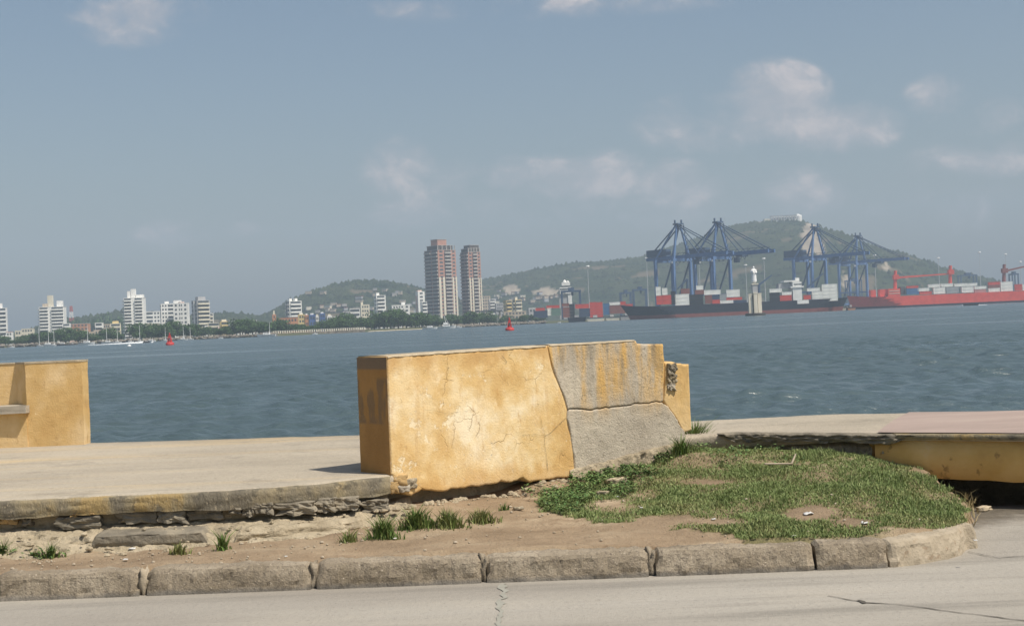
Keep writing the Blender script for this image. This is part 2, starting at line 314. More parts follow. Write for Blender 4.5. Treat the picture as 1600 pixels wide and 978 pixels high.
# ------------------------------------------------------------------ plan of the promenade
def zs(x): return .49 if x < -.5 else .49+.013*(x+.5)
PA = Vector((-.882, 9.19)); PB = Vector((.466, 10.36)); PC = Vector((1.505, 10.75))
FRONT = [(-11, 8.8), (-6, 8.74), (-3.48, 8.7), (-2.1, 8.69), (-1.6, 8.8), (-1.2, 8.99), (-.93, 9.14), (PB.x-.08, PB.y+.04), (PC.x, PC.y+.1), (1.9, 10.8), (2.87, 10.07), (3.76, 9.42), (5.2, 8.75), (9, 7.6)]
BACK = [(9, 9.6), (5, 11.2), (4.2, 11.5), (3.3, 12.05), (2.99, 12.2), (1.75, 12.3), (-1.6, 12.72), (-4.3, 13.16), (-11, 13.7)]
def resample(pl, step):
    out = []
    for a, b in zip(pl[:-1], pl[1:]):
        a, b = Vector(a), Vector(b); n = max(1, int((b-a).length/step)); out += [a.lerp(b, i/n) for i in range(n)]
    return out+[Vector(pl[-1])]
def at_x(pl, x):
    for a, b in zip(pl[:-1], pl[1:]):
        if min(a[0], b[0]) <= x <= max(a[0], b[0]): return a[1]+(b[1]-a[1])*(x-a[0])/(b[0]-a[0])
    return pl[0][1]
FR, BK = sorted(FRONT), sorted(BACK)
# road
m = MB().add([(-60, -40, 0), (60, -40, 0), (60, 7.75, 0), (-60, 7.75, 0)], [(0, 1, 2, 3)]); road = struct(m.build('road', ROAD))
m = MB().add([(2.3, 7.7, -.003), (60, 7.7, -.003), (60, 13, -.6), (2.3, 13, -.6), (2.3, 9.7, -.002), (60, 9.7, -.002)], [(0, 1, 5, 4), (4, 5, 2, 3)]); DRV = bpy.data.materials['road_concrete'].copy(); DRV.name = 'driveway_concrete_silted'; t = NT(DRV.node_tree); pb = DRV.node_tree.nodes['Principled BSDF']; src = pb.inputs['Base Color'].links[0].from_socket; co = t.coord('Object')
sp2 = t.new('ShaderNodeSeparateXYZ'); t.put(sp2.inputs[0], co); mm = t.rng(t.math('ADD', sp2.outputs[1], t.math('MULTIPLY', t.math('SUBTRACT', t.noise(co, 3, (1, 1, 1), 7, .65), .5), 1.5)), 8.55, 9.35)
t.put(pb.inputs['Base Color'], t.mix(src, t.ramp(t.noise(co, 9, (1, 1, 1), 6, .7), [(.3, (.05, .042, .032)), (.7, (.16, .135, .10))]), t.math('MULTIPLY', mm, .9)))
struct(m.build('driveway_ramp', DRV))
def ribbon(name, pts, w, mt, parent, z=.004, jit=.006, seed=0):
    pl = resample(pts, .03); vs = []; fs = []
    for i, p in enumerate(pl):
        q = pl[min(i+1, len(pl)-1)]; o = pl[max(i-1, 0)]; d = (q-o).normalized() if (q-o).length else Vector((1, 0)); n = Vector((-d.y, d.x))
        ww = w*(.45+.75*abs(nz(p.x*9+seed, p.y*9))*2); p2 = p+n*jit*2*nz(p.x*14, p.y*14+seed)
        vs += [(*(p2-n*ww/2), z), (*(p2+n*ww/2), z)]
    for i in range(len(pl)-1): fs.append((2*i, 2*i+2, 2*i+3, 2*i+1))
    return MB().add(vs, fs).build(name, mt, parent)
CRK = mat('road_crack', (.10, .09, .075), 20, 1); SEAM = mat('road_patch_seam', (.30, .29, .245), 9, .95)
g0 = lambda x, y: atz(x, y, 0).to_2d()
ribbon('crack', [g0(*p) for p in ((1295, 931), (1345, 941), (1400, 944), (1480, 955), (1540, 962), (1700, 984))], .011, CRK, road)
ribbon('crack', [g0(*p) for p in ((1340, 938), (1352, 943))], .03, CRK, road, .005)
ribbon('crack', [g0(*p) for p in ((783, 912), (789, 928), (780, 945), (785, 962), (776, 985))], .045, SEAM, road, .004, .02)
ribbon('crack', [g0(*p) for p in ((1512, 862), (1560, 872), (1610, 868))], .008, CRK, road, .004)
# promenade slab
def slab(name, x0, x1, mt, dz=0, thick=.12, inset=0):
    xs = np.arange(x0, x1+1e-6, .07); nv = 20; V = []
    for x in xs:
        y0 = at_x(FR, x)+.018*fb(x*4, 1, 2)+.012*nz(x*17, 0)+inset; y1 = at_x(BK, x)+.03*fb(x*3, 5)
        z = zs(x)+dz; thick = .12 if x < 1.9 else max(.045, .12-.075*(x-1.9)/.9)
        V.append((x, y0+.012, z-thick)); V.append((x, y0, z-.03+.01*nz(x*8, 3))); V.append((x, y0+.015, z-.003+.004*nz(x*20, 1)))
        for j in range(nv+1):
            s = j/nv; y = y0+.05+(y1-y0-.08)*s; V.append((x, y, z+.004*fb(x*2, y*2)))
        V.append((x, y1, z-.03)); V.append((x, y1, z-thick-.1)); V.append((x, y0+.5, z-thick-.02))
    n = nv+7; V = np.array(V); f = grid_faces(len(xs), n); cl = []
    base = np.arange(len(xs)-1)*n
    cl = np.stack([base+n-1, base+2*n-1, base+n, base], 1)
    o = link(name, np_mesh(name, V, np.concatenate([f, cl])), mt, prom, smooth=True); return o
prom = bpy.data.objects.new('promenade', None); COL.objects.link(prom); struct(prom)
slab('concrete_slab', -11, 9, WALK)
pk = []   # pink paving laid over the right part of the slab
for t in range(13):
    s = t/12; a = atz(1382+s*50, 679-s*30.5, .545); V = []
    pk.append((a.x, s))
m = MB(); V = []; NX = 40
for (xa, s) in pk:
    for i in range(NX+1):
        x = xa+(9-xa)*(i/NX)**1.4; y0 = at_x(FR, x)+.07; y1 = at_x(BK, x)-.06; V.append((x, y0+(y1-y0)*s, zs(x)+.014))
link('pink_paving', np_mesh('pink_paving', np.array(V), grid_faces(13, NX+1, True)), PINK, prom)
# seawall body below the slab, set back from the slab edge
body = []; outl = [(p[0], p[1]+.20) for p in FRONT]+[(p[0], p[1]-.06) for p in BACK]; n = len(outl)
keep = [i for i, p in enumerate(FRONT) if p[0] <= 3.1]
outl = [(p[0], p[1]+.22) for p in FRONT if p[0] < 2.95]+[(3.0, 10.2), (3.0, 11.7)]+[(9, 9.3)]+[(p[0], p[1]-.06) for p in BACK]; n = len(outl)
MB().add([(x, y, .36) for x, y in outl]+[(x, y, -2.2) for x, y in outl], [tuple(range(n))]+[(i, n+i, n+(i+1) % n, (i+1) % n) for i in range(n)]).build('seawall_core', RUB, prom)
# worn painted fascia on the left slab edge
xs = np.arange(-7, -.88, .04); V = []
for x in xs:
    y = at_x(FR, x)-.012
    lo = .365+.02*fb(x*2.2, 3)+.01*nz(x*12, 1)
    for s in np.linspace(0, 1, 7): V.append((x, y+.012*fb(x*6, s*4)-.006*math.sin(s*3.14), lo+(.475-lo)*s))
    V.append((x, y+.03, .484))
link('painted_fascia', np_mesh('painted_fascia', np.array(V), grid_faces(len(xs), 8)), FASC, prom, smooth=True)
# loose masonry under the fascia: each stone its own piece (pixel boxes -> the plane of the face)
stones = [(-40, 0, 801, 821, 1), (2, 29, 799, 819, 1), (33, 50, 806, 821, 0), (113, 124, 797, 806, 1), (140, 153, 795, 803, 1), (92, 160, 805, 825, 0), (182, 246, 794, 817, 0), (248, 292, 793, 815, 0),
          (294, 347, 789, 812, 0), (357, 377, 788, 803, 0), (379, 397, 787, 806, 0), (398, 426, 785, 803, 0), (431, 493, 784, 803, 0), (494, 524, 778, 800, 0), (526, 560, 777, 795, 0), (566, 604, 782, 799, 0)]
for i, (x0, x1, y0, y1, k) in enumerate(stones):
    xm = (x0+x1)/2; Y = 8.74 if xm < 420 else 8.74+(xm-420)/180*.3
    a, b = aty(x0, y1, Y), aty(x1, y0, Y); w = b.x-a.x; h = aty(xm, y0, Y).z-aty(xm, y1, Y).z
    lump('stone', ((a.x+b.x)/2, Y+.06+random.uniform(-.02, .03), aty(xm, (y0+y1)/2, Y).z), (w*.95, .17, h*.98), STONE2 if k else STONE, prom, rz=random.uniform(-.06, .06), rough=.2, seed=i, sq=.06 if w > .12 else .2, n=8, smooth=False)
# rough mortar footing and ledges stepping down to the dirt
def rough_strip(name, prof, x0, x1, mt, amp, seed, parent):
    prof = [tuple(np.array(p)+(np.array(q)-np.array(p))*k/3) for p, q in zip(prof[:-1], prof[1:]) for k in range(3)]+[prof[-1]]
    xs = np.arange(x0, x1, .016); V = []
    for x in xs:
        yb = at_x(FR, x) if x < -1.1 else at_x(FR, -1.1)+(x+1.1)*.62
        for j, (dy, z) in enumerate(prof):
            e = min(1, (x-x0)/.12+.2, (x1-x)/.12+.2)
            rg = abs(fb(x*9+seed, j*.5, seed+3, 1, 5)); hi_ = nz(x*45, j*.9, seed); V.append((x, yb+dy+amp*fb(x*5+seed, j*.3, seed, 1, 5)+amp*.8*rg+amp*.25*hi_, z*e+amp*.7*fb(x*6+seed, j*.37+9, seed, 1, 5)-amp*.5*rg+amp*.25*hi_))
    link(name, np_mesh(name, np.array(V), grid_faces(len(xs), len(prof))), mt, parent, smooth=False)
rough_strip('mortar_footing', [(-.40, .10), (-.34, .135), (-.27, .155), (-.20, .18), (-.15, .215), (-.11, .235), (-.05, .25), (.0, .26), (.05, .275), (.10, .285), (.2, .30), (.3, .31)], -7, -.72, RUB, .032, 3, prom)
rough_strip('footing_ledge', [(-.20, .17), (-.212, .19), (-.212, .238), (-.208, .248), (-.19, .252), (-.12, .258), (-.02, .262)], -2.92, -2.02, STONE, .008, 8, prom)
rough_strip('footing_ledge', [(-.21, .15), (-.225, .19), (-.22, .222), (-.18, .24), (-.10, .25), (-.02, .255)], -1.98, -1.02, RUB, .018, 12, prom)
rough_strip('footing_ledge', [(-.30, .12), (-.31, .15), (-.29, .175), (-.2, .19)], -1.9, -1.1, RUB, .018, 22, prom)
# right-hand crossing: slab lip, ochre beam, dark culvert
def along(x0, x1, dy, z0, z1, depth, name, mt, parent, amp=.0, seed=0):
    xs = np.arange(x0, x1, .05); V = []
    for x in xs:
        y = at_x(FR, x)+dy; a = amp*fb(x*5, seed); b = amp*fb(x*5, seed+5)
        q0, q1 = (z0(x) if callable(z0) else z0), (z1(x) if callable(z1) else z1)
        V += [(x, y+depth, q0+a), (x, y+a, q0+a), (x, y+.5*a, (q0+q1)/2), (x, y+b, q1+b*.4), (x, y+depth, q1)]
    f = grid_faces(len(xs), 5); e = np.array([[0, 4, 3, 1]])
    return link(name, np_mesh(name, np.array(V), np.concatenate([f, e])), mt, parent)
cul = thing('culvert_headwall', 'ochre painted concrete beam over the dark culvert opening at right', 'culvert')
along(2.82, 9, .02, lambda x: .205-.01*(x-3), lambda x: zs(x)-.045, .16, 'beam', BEAM, cul, .006, 2)
along(2.95, 9, -.022, lambda x: zs(x)-.033, lambda x: zs(x)+.006, .1, 'painted_lip', FASC, cul, .004, 6)
def rough_face(name, x0, x1, dy, z0, z1, mt, amp, seed, depth=.14):
    xs = np.arange(x0, x1, .018); V = []; R2 = 12
    for x in xs:
        e = min(1, (x-x0)/.15+.1, (x1-x)/.2+.1); y = at_x(FR, x)+dy; zz0, zz1 = z0(x) if callable(z0) else z0, z1(x) if callable(z1) else z1
        for j in range(R2):
            t_ = j/(R2-1); z = zz1-(zz1-zz0)*e*(1-t_)*(1+.5*fb(x*4, seed)) if name == 'broken_slab_edge' else zz0+(zz1-zz0)*t_; rg = abs(fb(x*7+seed, t_*2.2, seed, 1, 5))
            V.append((x, y+amp*rg*1.3+amp*.6*fb(x*20, t_*4, seed, 1, 3)+(depth if j in (0, R2-1) else .02*abs(t_-.6)), z))
    link(name, np_mesh(name, np.array(V), grid_faces(len(xs), R2)), mt, prom)
rough_face('mortar_backing', -7, -.95, .075, .24, .40, RUB, .03, 21)
rough_face('broken_slab_edge', 1.7, 3.08, -.045, lambda x: zs(x)-.075, lambda x: zs(x)+.005, STONE, .045, 4)
rough_face('mortar_footing', 1.7, 3.1, .05, .1, .45, RUB, .09, 14)
# ------------------------------------------------------------------ kerb stones
kerb = bpy.data.objects.new('kerb', None); COL.objects.link(kerb); struct(kerb)
def kerb_stone(pts, mt, seed, h=.158, wid=.16):
    """pts: front-bottom plan polyline, left to right"""
    L = [0]
    for a, b in zip(pts[:-1], pts[1:]): L.append(L[-1]+(b-a).length)
    n = int(L[-1]/.022)+2; V = []; prof = [(wid, -.05), (wid, h-.012), (wid-.02, h-.003), (wid*.6, h), (.055, h-.002), (.032, h-.012), (.02, h-.035), (.014, h*.62), (.008, h*.4), (.004, h*.2), (0, .0), (0, -.05)]
    for i in range(n):
        s = L[-1]*i/(n-1)
        for k in range(len(pts)-1):
            if s <= L[k+1]+1e-9: break
        u = (s-L[k])/(L[k+1]-L[k]); p = pts[k].lerp(pts[k+1], u); d = (pts[k+1]-pts[k]).normalized()
        if len(pts) > 2:
            dd = [(pts[min(q+1, len(pts)-1)]-pts[max(q-1, 0)]).normalized() for q in (k, k+1)]; d = dd[0].lerp(dd[1], u).normalized()
        nrm = Vector((-d.y, d.x)); e = min(s, L[-1]-s); chip = max(0, .03-e)*.8
        for (o, z) in prof:
            r = .014*fb(p.x*7+seed, z*9, o*9, 1, 5)+.009*nz(p.x*40, z*40, o*40)+.012*max(0, nz(p.x*16+seed, z*16, o*16)-.25); w = 1 if z > .0 else .3
            c = chip*(1 if z > .05 else .3)*(1+nz(p.x*30, z*20, seed)); q = p+nrm*(o+r*w+c)
            V.append((q.x, q.y, z+(r*.7-c*.8 if z > .05 else 0)))
    m = len(prof); f = grid_faces(n, m, True); mesh = MB(); mesh.v = [tuple(v) for v in V]; mesh.f = [tuple(q) for q in f.tolist()]+[tuple(range(m)), tuple((n-1)*m+i for i in range(m-1, -1, -1))]
    return mesh.build('kerb_stone', mt, kerb, smooth=False)
KX = [(-300, -15), (-10, 216), (229, 485), (495, 752), (761, 1014), (1026, 1273), (1278, 1388)]
KY = lambda x: 939.5-x*.0378
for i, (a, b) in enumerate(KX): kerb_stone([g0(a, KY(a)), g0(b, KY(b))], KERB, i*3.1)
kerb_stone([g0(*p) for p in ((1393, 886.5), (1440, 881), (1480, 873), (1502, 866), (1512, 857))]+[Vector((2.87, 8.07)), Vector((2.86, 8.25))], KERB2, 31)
for x in (222, 490, 757, 1020): # crumbled mortar in the joints
    p = g0(x, KY(x)); lump('joint_mortar', (p.x, p.y+.10, .065), (.05, .13, .16), KERB2 if x == 222 else KERB, kerb, rough=.3, seed=x)
# ------------------------------------------------------------------ verge terrain
ctrl = [(-9, 7.75, .15), (-3, 7.78, .15), (-1, 7.78, .15), (1, 7.78, .155), (2, 7.78, .16), (2.75, 8.0, .16), (-9, 8.5, .15), (-3, 8.4, .15), (-2, 8.4, .16), (-1.2, 8.6, .17), (-.5, 9.0, .2), (-.6, 9.4, .25),
        (-.2, 9.3, .21), (.3, 9.7, .2), (.7, 9.9, .24), (.2, 10.3, .26), (1.0, 10.2, .31), (1.5, 10.5, .42), (2.1, 10.5, .41), (2.6, 10.1, .38), (2.9, 9.7, .28), (3.1, 9.3, .18), (2.4, 9.0, .27), (1.6, 9.2, .27), (1.0, 9.2, .215), (.2, 9.0, .19),
        (.3, 8.4, .165), (1.5, 8.4, .20), (2.3, 8.3, .20), (2.9, 8.5, .16), (3.1, 9.0, .15), (2.2, 9.8, .36)]
CX = np.array(ctrl)
def verge_z(x, y):
    d = (CX[:, 0]-x)**2+(CX[:, 1]-y)**2+.02; w = d**-1.6; return float((w*CX[:, 2]).sum()/w.sum())
def verge_edge(y): return 2.84+.36*min(1, max(0, (y-8.15)/.9))+.03*fb(y*5, 2)*min(1, max(0, (y-8.15)*4))
KF = [(-9, 7.62)]+[tuple(g0(*p)) for p in ((1393, 886.5), (1440, 881), (1480, 873), (1502, 866))]+[(2.95, 8.05), (4, 8.1)]
def inpoly(x, y, P):
    c = False; n = len(P)
    for i in range(n):
        x0, y0 = P[i]; x1, y1 = P[i-1]
        if (y0 > y) != (y1 > y) and x < (x1-x0)*(y-y0)/(y1-y0)+x0: c = not c
    return c
LAWN = [(850, 792), (885, 803), (965, 818), (1010, 812), (1080, 822), (1150, 834), (1260, 842), (1380, 842), (1490, 835), (1512, 806), (1500, 772), (1440, 736), (1370, 704), (1300, 700), (1180, 696), (1090, 686), (1050, 712), (960, 738), (860, 768)]
BARE = [(1130, 815, 60, 9, 1), (1260, 803, 45, 14, .6), (1030, 812, 60, 10, .9), (1100, 752, 50, 7, .4), (1330, 815, 50, 8, .5), (1420, 830, 60, 7, .4), (960, 790, 60, 16, .6), (1215, 722, 60, 5, .5), (1000, 770, 50, 10, .6)]
def turf(x, y):
    if x < -.3: return 0.
    px, py = proj(x, y, verge_z(x, y))
    if not inpoly(px+26*fb(x*3, y*3, 1, 1, 4)+10*nz(x*15, y*15, 2), py+13*fb(x*3, y*3, 5, 1, 4)+5*nz(x*15, y*15, 6), LAWN): return 0.
    dn = .62+.9*fb(x*1.7, y*1.7, 7, 1, 4)
    for (bx, by, rx, ry, st) in BARE: dn -= st*1.3*max(0, 1-((px-bx)/rx)**2-((py-by)/ry)**2)
    return max(0., min(1., dn+.15))
xs = np.concatenate([np.arange(-9, -3.6, .15), np.arange(-3.6, 3.4, .035)]); TF = []; ys = np.arange(7.74, 11.2, .035); V = []
for x in xs:
    for jy, y in enumerate(ys):
        y = max(y, at_x(KF, x)+.13); e = verge_edge(y); z = verge_z(min(x, 3.1), y)+.022*fb(x*2.4, y*2.4, 0, 1, 5)+.006*nz(x*22, y*22)
        k = min(1, max(0, (e-x)/.07)); z = z*k-.03*(1-k); V.append((min(x, e+.05), y, z-.006 if jy > 1 and y > at_x(KF, x)+.131 else .04)); TF.append(turf(x, y))
verge = struct(link('dirt_verge', np_mesh('dirt_verge', np.array(V), grid_faces(len(xs), len(ys)), np.array(TF)[:, None].repeat(3, 1)), DIRT, None, smooth=True))
def gz(x, y): return verge_z(x, y)+.022*fb(x*2.4, y*2.4, 0, 1, 5)+.006*nz(x*22, y*22)
# ------------------------------------------------------------------ the cracked ochre wall
T_AB = (PB-PA).normalized(); T_BC = (PC-PB).normalized(); LAB = (PB-PA).length; THK = .375
N_AB = Vector((-T_AB.y, T_AB.x)); N_BC = Vector((-T_BC.y, T_BC.x)); N_B = (N_AB+N_BC).normalized()/math.cos(math.acos(min(1, N_AB.dot(N_BC)))/2)
def on_wall(px, py):
    d = ray(px, py); best = None
    for P, T, off in ((PA, T_AB, 0), (PB, T_BC, LAB)):
        den = d.x*(-T.y)+d.y*T.x; t = (P.x*(-T.y)+P.y*T.x)/den; q = Vector((d.x*t, d.y*t)); s = (q-P).dot(T)
        if off == 0 and s <= LAB or off: return Vector((s+off, EYE+d.z*t))
def wall_pt(u, v, dep):
    if u <= LAB: p = PA+T_AB*u; n = N_AB.lerp(N_B, max(0, min(1, (u-LAB+.25)/.25))) if u > LAB-.25 else N_AB
    else: p = PB+T_BC*(u-LAB); n = N_B.lerp(N_BC, min(1, (u-LAB)/.25))
    q = p+n*dep; return (q.x, q.y, v)
def curve(pl, n, jit=0, seed=0):
    P = [on_wall(*p) for p in pl]; L = [0]
    for a, b in zip(P[:-1], P[1:]): L.append(L[-1]+(b-a).length)
    out = []
    for i in range(n):
        s = L[-1]*i/(n-1); k = 0
        while k < len(P)-2 and s > L[k+1]: k += 1
        p = P[k].lerp(P[k+1], (s-L[k])/max(1e-6, L[k+1]-L[k]))
        if jit and 0 < i < n-1: p = p+Vector((fb(s*6, seed, 0, 1, 5), fb(s*6, seed+9, 0, 1, 5)))*jit*1.9
        out.append(p)
    return out
def panel(name, left, right, bot, top, mt, parent, nu=90, nv=60, thk=THK, jl=0, jr=0, jb=0, jt=0, bulge=None, off=0, rough=.004, st=4):
    Lc, Rc, Bc, Tc = curve(left, nv, jl, 1), curve(right, nv, jr, 2), curve(bot, nu, jb, 3), curve(top, nu, jt, st); G = np.zeros((nu, nv, 2))
    c00, c10, c01, c11 = (Bc[0]+Lc[0])/2, (Bc[-1]+Rc[0])/2, (Tc[0]+Lc[-1])/2, (Tc[-1]+Rc[-1])/2
    for i in range(nu):
        s = i/(nu-1)
        for j in range(nv):
            t = j/(nv-1); p = Bc[i]*(1-t)+Tc[i]*t+Lc[j]*(1-s)+Rc[j]*s-(c00*(1-s)*(1-t)+c10*s*(1-t)+c01*(1-s)*t+c11*s*t); G[i, j] = p
    V = []
    for side in (0, 1):
        for i in range(nu):
            for j in range(nv):
                u, v = G[i, j]; edge = min(i, nu-1-i, j, nv-1-j); r = rough*.25*fb(u*9, v*9, 3, 1, 5)*2+(.003 if edge == 0 else 0)+off
                if bulge: r += bulge(u, v)
                V.append(wall_pt(u, v, r if side == 0 else thk))
    f1 = grid_faces(nu, nv); f2 = grid_faces(nu, nv, True)+nu*nv; o = nu*nv; ring = [i*nv for i in range(nu)]+[(nu-1)*nv+j for j in range(1, nv)]+[i*nv+nv-1 for i in range(nu-2, -1, -1)]+[j for j in range(nv-2, 0, -1)]
    f3 = np.array([(ring[(k+1) % len(ring)], ring[k], ring[k]+o, ring[(k+1) % len(ring)]+o) for k in range(len(ring))])
    return link(name, np_mesh(name, np.array(V), np.concatenate([f1, f2, f3])), mt, parent, smooth=False)
wall = thing('parapet_wall', 'broken freestanding ochre wall, cracked through, grey render bare on its right half', 'wall')
CR = [(898, 744), (896, 715), (891, 680), (885, 655), (886, 641), (880, 620), (870, 596), (861, 570), (855, 540)]
sh = lambda pl, d: [(x+d, y) for x, y in pl]
botL = [(612, 742), (622, 752), (634, 768), (645, 773), (660, 764), (690, 768), (704, 765), (720, 762), (760, 757), (800, 752), (817, 746), (830, 752), (860, 748), (898, 744)]
pp = panel('painted_panel', [(612, 742), (605, 557)], CR, botL, [(605, 557), (700, 550.5), (800, 544), (855, 540)], PAINT, wall, 130, 70, jr=.004, jb=.012, jt=.003, rough=.005)
HC = [(887.5, 640.5), (905, 640), (940, 637), (980, 633), (1010, 629), (1036, 627)]
up_r = [(1036, 627), (1037.5, 600), (1038, 560), (1036, 538)]
ug = panel('upper_grey_panel', [(887.5, 640.5), (882, 620), (872.5, 596), (863, 570), (856.5, 540)], up_r, HC, [(856.5, 540), (930, 536), (993, 532), (995.5, 537), (1036, 538)], GREY, wall, 130, 50, jl=.003, jb=.013, jr=.004, jt=.003)
LC = [(x, y+1.0) for x, y in HC]+[(1044, 633), (1052, 647), (1062, 664), (1070, 674)]
panel('lower_grey_panel', [(899.5, 742), (897.5, 715), (892.5, 680), (886.5, 655), (887.5, 643)], [(1070, 688), (1070, 674)], [(899.5, 742), (950, 730), (1000, 716), (1070, 688)], LC, GREY, wall, 120, 50, jl=.003, jb=.014, jt=.013, st=3, rough=.005)
be = panel('broken_end', [(1070, 676), (1053, 646), (1038.5, 627), (1040, 600), (1040, 568)], [(1081, 672), (1079, 620), (1077, 569)], [(1070, 676), (1081, 672)], [(1040, 566), (1050, 567), (1060, 569), (1077, 569)], PAINT2, wall, 30, 50, jl=.004, jt=.012, rough=.007, thk=.26, off=.01)
lump('exposed_brick', wall_pt(on_wall(1049, 577).x, on_wall(1049, 577).y, .055), (.075, .14, .10), STONE, be, rz=.36, rough=.22, seed=3, sq=.25, smooth=False, n=8)
lump('exposed_brick', wall_pt(on_wall(1050, 592).x, on_wall(1050, 592).y, .06), (.08, .14, .075), RUB, be, rz=.36, rough=.22, seed=5, sq=.25, smooth=False, n=8)
lump('exposed_brick', wall_pt(on_wall(1049, 604).x, on_wall(1049, 604).y, .062), (.07, .14, .06), SEAT, be, rz=.36, rough=.22, seed=7, sq=.25, smooth=False, n=8)
# the end face skin, shade painted into its ochre, with grime
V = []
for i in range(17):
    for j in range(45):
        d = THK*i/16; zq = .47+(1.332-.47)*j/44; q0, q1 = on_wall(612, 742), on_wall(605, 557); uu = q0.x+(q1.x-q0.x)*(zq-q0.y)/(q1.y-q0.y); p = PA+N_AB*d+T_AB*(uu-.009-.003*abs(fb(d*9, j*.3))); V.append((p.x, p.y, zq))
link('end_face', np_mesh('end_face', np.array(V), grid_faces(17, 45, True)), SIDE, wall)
# coping skin on top and the torn footing under the grey half
cp = curve([(605, 557), (700, 550.5), (800, 544), (853, 540.3)], 80); V = []
for q in cp:
    for dep, dz in ((-.005, -.007), (-.004, .001), (.02, .005), (.15, .006), (THK-.01, .005), (THK+.004, -.01)): V.append(wall_pt(q.x, q.y+dz+.004*fb(q.x*14, dep*9), dep+.005*fb(q.x*22, dz*99)))
link('coping', np_mesh('coping', np.array(V), grid_faces(80, 6)), COPE, pp)
cp = curve([(858, 539.6), (930, 536), (992, 532)], 50); V = []
for q in cp:
    for dep, dz in ((-.004, -.006), (-.003, .001), (.02, .005), (.15, .006), (THK+.003, -.01)): V.append(wall_pt(q.x, q.y+dz+.003*fb(q.x*14, dep*9), dep+.004*fb(q.x*22, dz*99)))
link('coping', np_mesh('coping', np.array(V), grid_faces(50, 5)), COPE, ug)
V = []; NU = 90
for i in range(NU):
    s = i/(NU-1); q = on_wall(890+s*175, 735-s*45)
    for j in range(14):
        t = j/13; u = q.x; v = q.y-.22+t*.26; V.append(wall_pt(u, v, -.05*(1-t)**.6-.004+.045*fb(u*5, v*6, 4, 1, 5)+.02*nz(u*25, v*25)+(.06 if t > .9 else 0)))
link('torn_footing', np_mesh('torn_footing', np.array(V), grid_faces(NU, 14)), RUB, wall)
V = []
for i in range(60):  # broken render lump at the lower left corner
    pass
for q, (dx, dz, sx_, sz_) in enumerate(((.0, .44, .11, .09), (.07, .41, .09, .08), (.02, .385, .10, .06), (-.05, .40, .08, .08))): lump('corner_rubble', (PA.x+dx, PA.y+.06+dx*.8, dz), (sx_, .12, sz_), (STONE2, RUB, SEAT, STONE2)[q], wall, rz=.6, rough=.16, seed=4+q, sq=.3, n=8)
# hairline cracks on the painted half
def crack(pl, w, seed):
    P = curve(pl, max(6, len(pl)*10), .004, seed); V = []; F_ = []
    for i, p in enumerate(P):
        d = (P[min(i+1, len(P)-1)]-P[max(0, i-1)]).normalized(); n = Vector((-d.y, d.x))*w*(.3+abs(nz(i*.6, seed))*1.4)
        V += [wall_pt(*(p-n), -.0075), wall_pt(*(p+n), -.0075)]
    F_ = [(2*i, 2*i+1, 2*i+3, 2*i+2) for i in range(len(P)-1)]
    MB().add(V, F_).build('hairline_crack', CRK, pp)
crack([(884, 653), (872, 664), (860, 675), (851, 681), (850, 692), (853, 712), (855, 735)], .0022, 3)
crack([(815, 680), (835, 678), (851, 681)], .0012, 5); crack([(783, 556), (789, 562), (791, 567)], .003, 6); crack([(843, 650), (846, 662), (851, 681)], .0013, 8)
crack([(660, 640), (700, 645), (742, 641)], .0009, 9); crack([(690, 560), (700, 575), (698, 590)], .001, 10); crack([(1000, 556), (1003, 590), (1001, 625)], .0014, 12)
# sandy infill under the wall where the paving has washed out
V = []
for i in range(90):
    s = i/89; u = -.02+s*1.75
    for j in range(10):
        t = j/9; q = wall_pt(u, 0, .07+.25*t+.04*fb(u*6, t*3, 2)); V.append((q[0], q[1], .12+t*.12*(1-.35*s)+.02*fb(u*9, t*5)))
link('washed_out_fill', np_mesh('washed_out_fill', np.array(V), grid_faces(90, 10)), RUB, prom)
# ------------------------------------------------------------------ the left wall with a built-in seat
bw = thing('bench_wall', 'ochre seaside wall with a grey concrete seat set into it at far left', 'wall')
def rough_box(name, x0, x1, y0, y1, z0, z1, mt, parent, amp=.004, n=14):
    V = []; fs = []
    mb = MB(); o = lump(name, ((x0+x1)/2, (y0+y1)/2, (z0+z1)/2), (x1-x0, y1-y0, z1-z0), mt, parent, rough=.0, n=n, sq=0)
    for v in o.data.vertices:
        c = v.co; v.co = c+Vector((fb(c.x*7, c.y*7, c.z*7), fb(c.x*7+5, c.y*7, c.z*7), fb(c.x*7, c.y*7+5, c.z*7)))*amp
    for p in o.data.polygons: p.use_smooth = False
    return o
bx0, bx1 = aty(42, 640, 13).x, aty(130, 640, 13.0).x
def prism(name, plan, z0, z1, mt, parent):
    V = []; n = len(plan); N = 24; M = 12; pts = [Vector(plan[i]).lerp(Vector(plan[(i+1) % n]), k/M) for i in range(n) for k in range(M)]
    for q in pts:
        for j in range(N+1): z = z0+(z1-z0)*j/N; V.append((q.x+.004*fb(q.x*7, z*7), q.y+.004*fb(q.x*7+3, z*7+q.y*7), z))
    c = len(pts); f = [(i*(N+1)+j, ((i+1) % c)*(N+1)+j, ((i+1) % c)*(N+1)+j+1, i*(N+1)+j+1) for i in range(c) for j in range(N)]+[tuple(i*(N+1)+N for i in range(c))]
    return MB().add(V, f).build(name, mt, parent)
prism('end_pillar', [(bx0, 13.0), (bx1, 13.0), (bx1, 13.19), (bx0-.16, 13.19), (bx0-.16, 13.165)], .46, 1.335, PAINT2, bw)
rough_box('backrest', bx0-6, bx0-.13, 13.168, 13.36, .46, 1.332, PAINT2, bw, n=20)
rough_box('seat_front', bx0-6, bx0-.002, 12.99, 13.158, .46, .835, PAINT2, bw, n=20)
rough_box('seat', bx0-6, bx0+.03, 12.90, 13.157, .84, .915, SEAT, bw, .008, n=22)
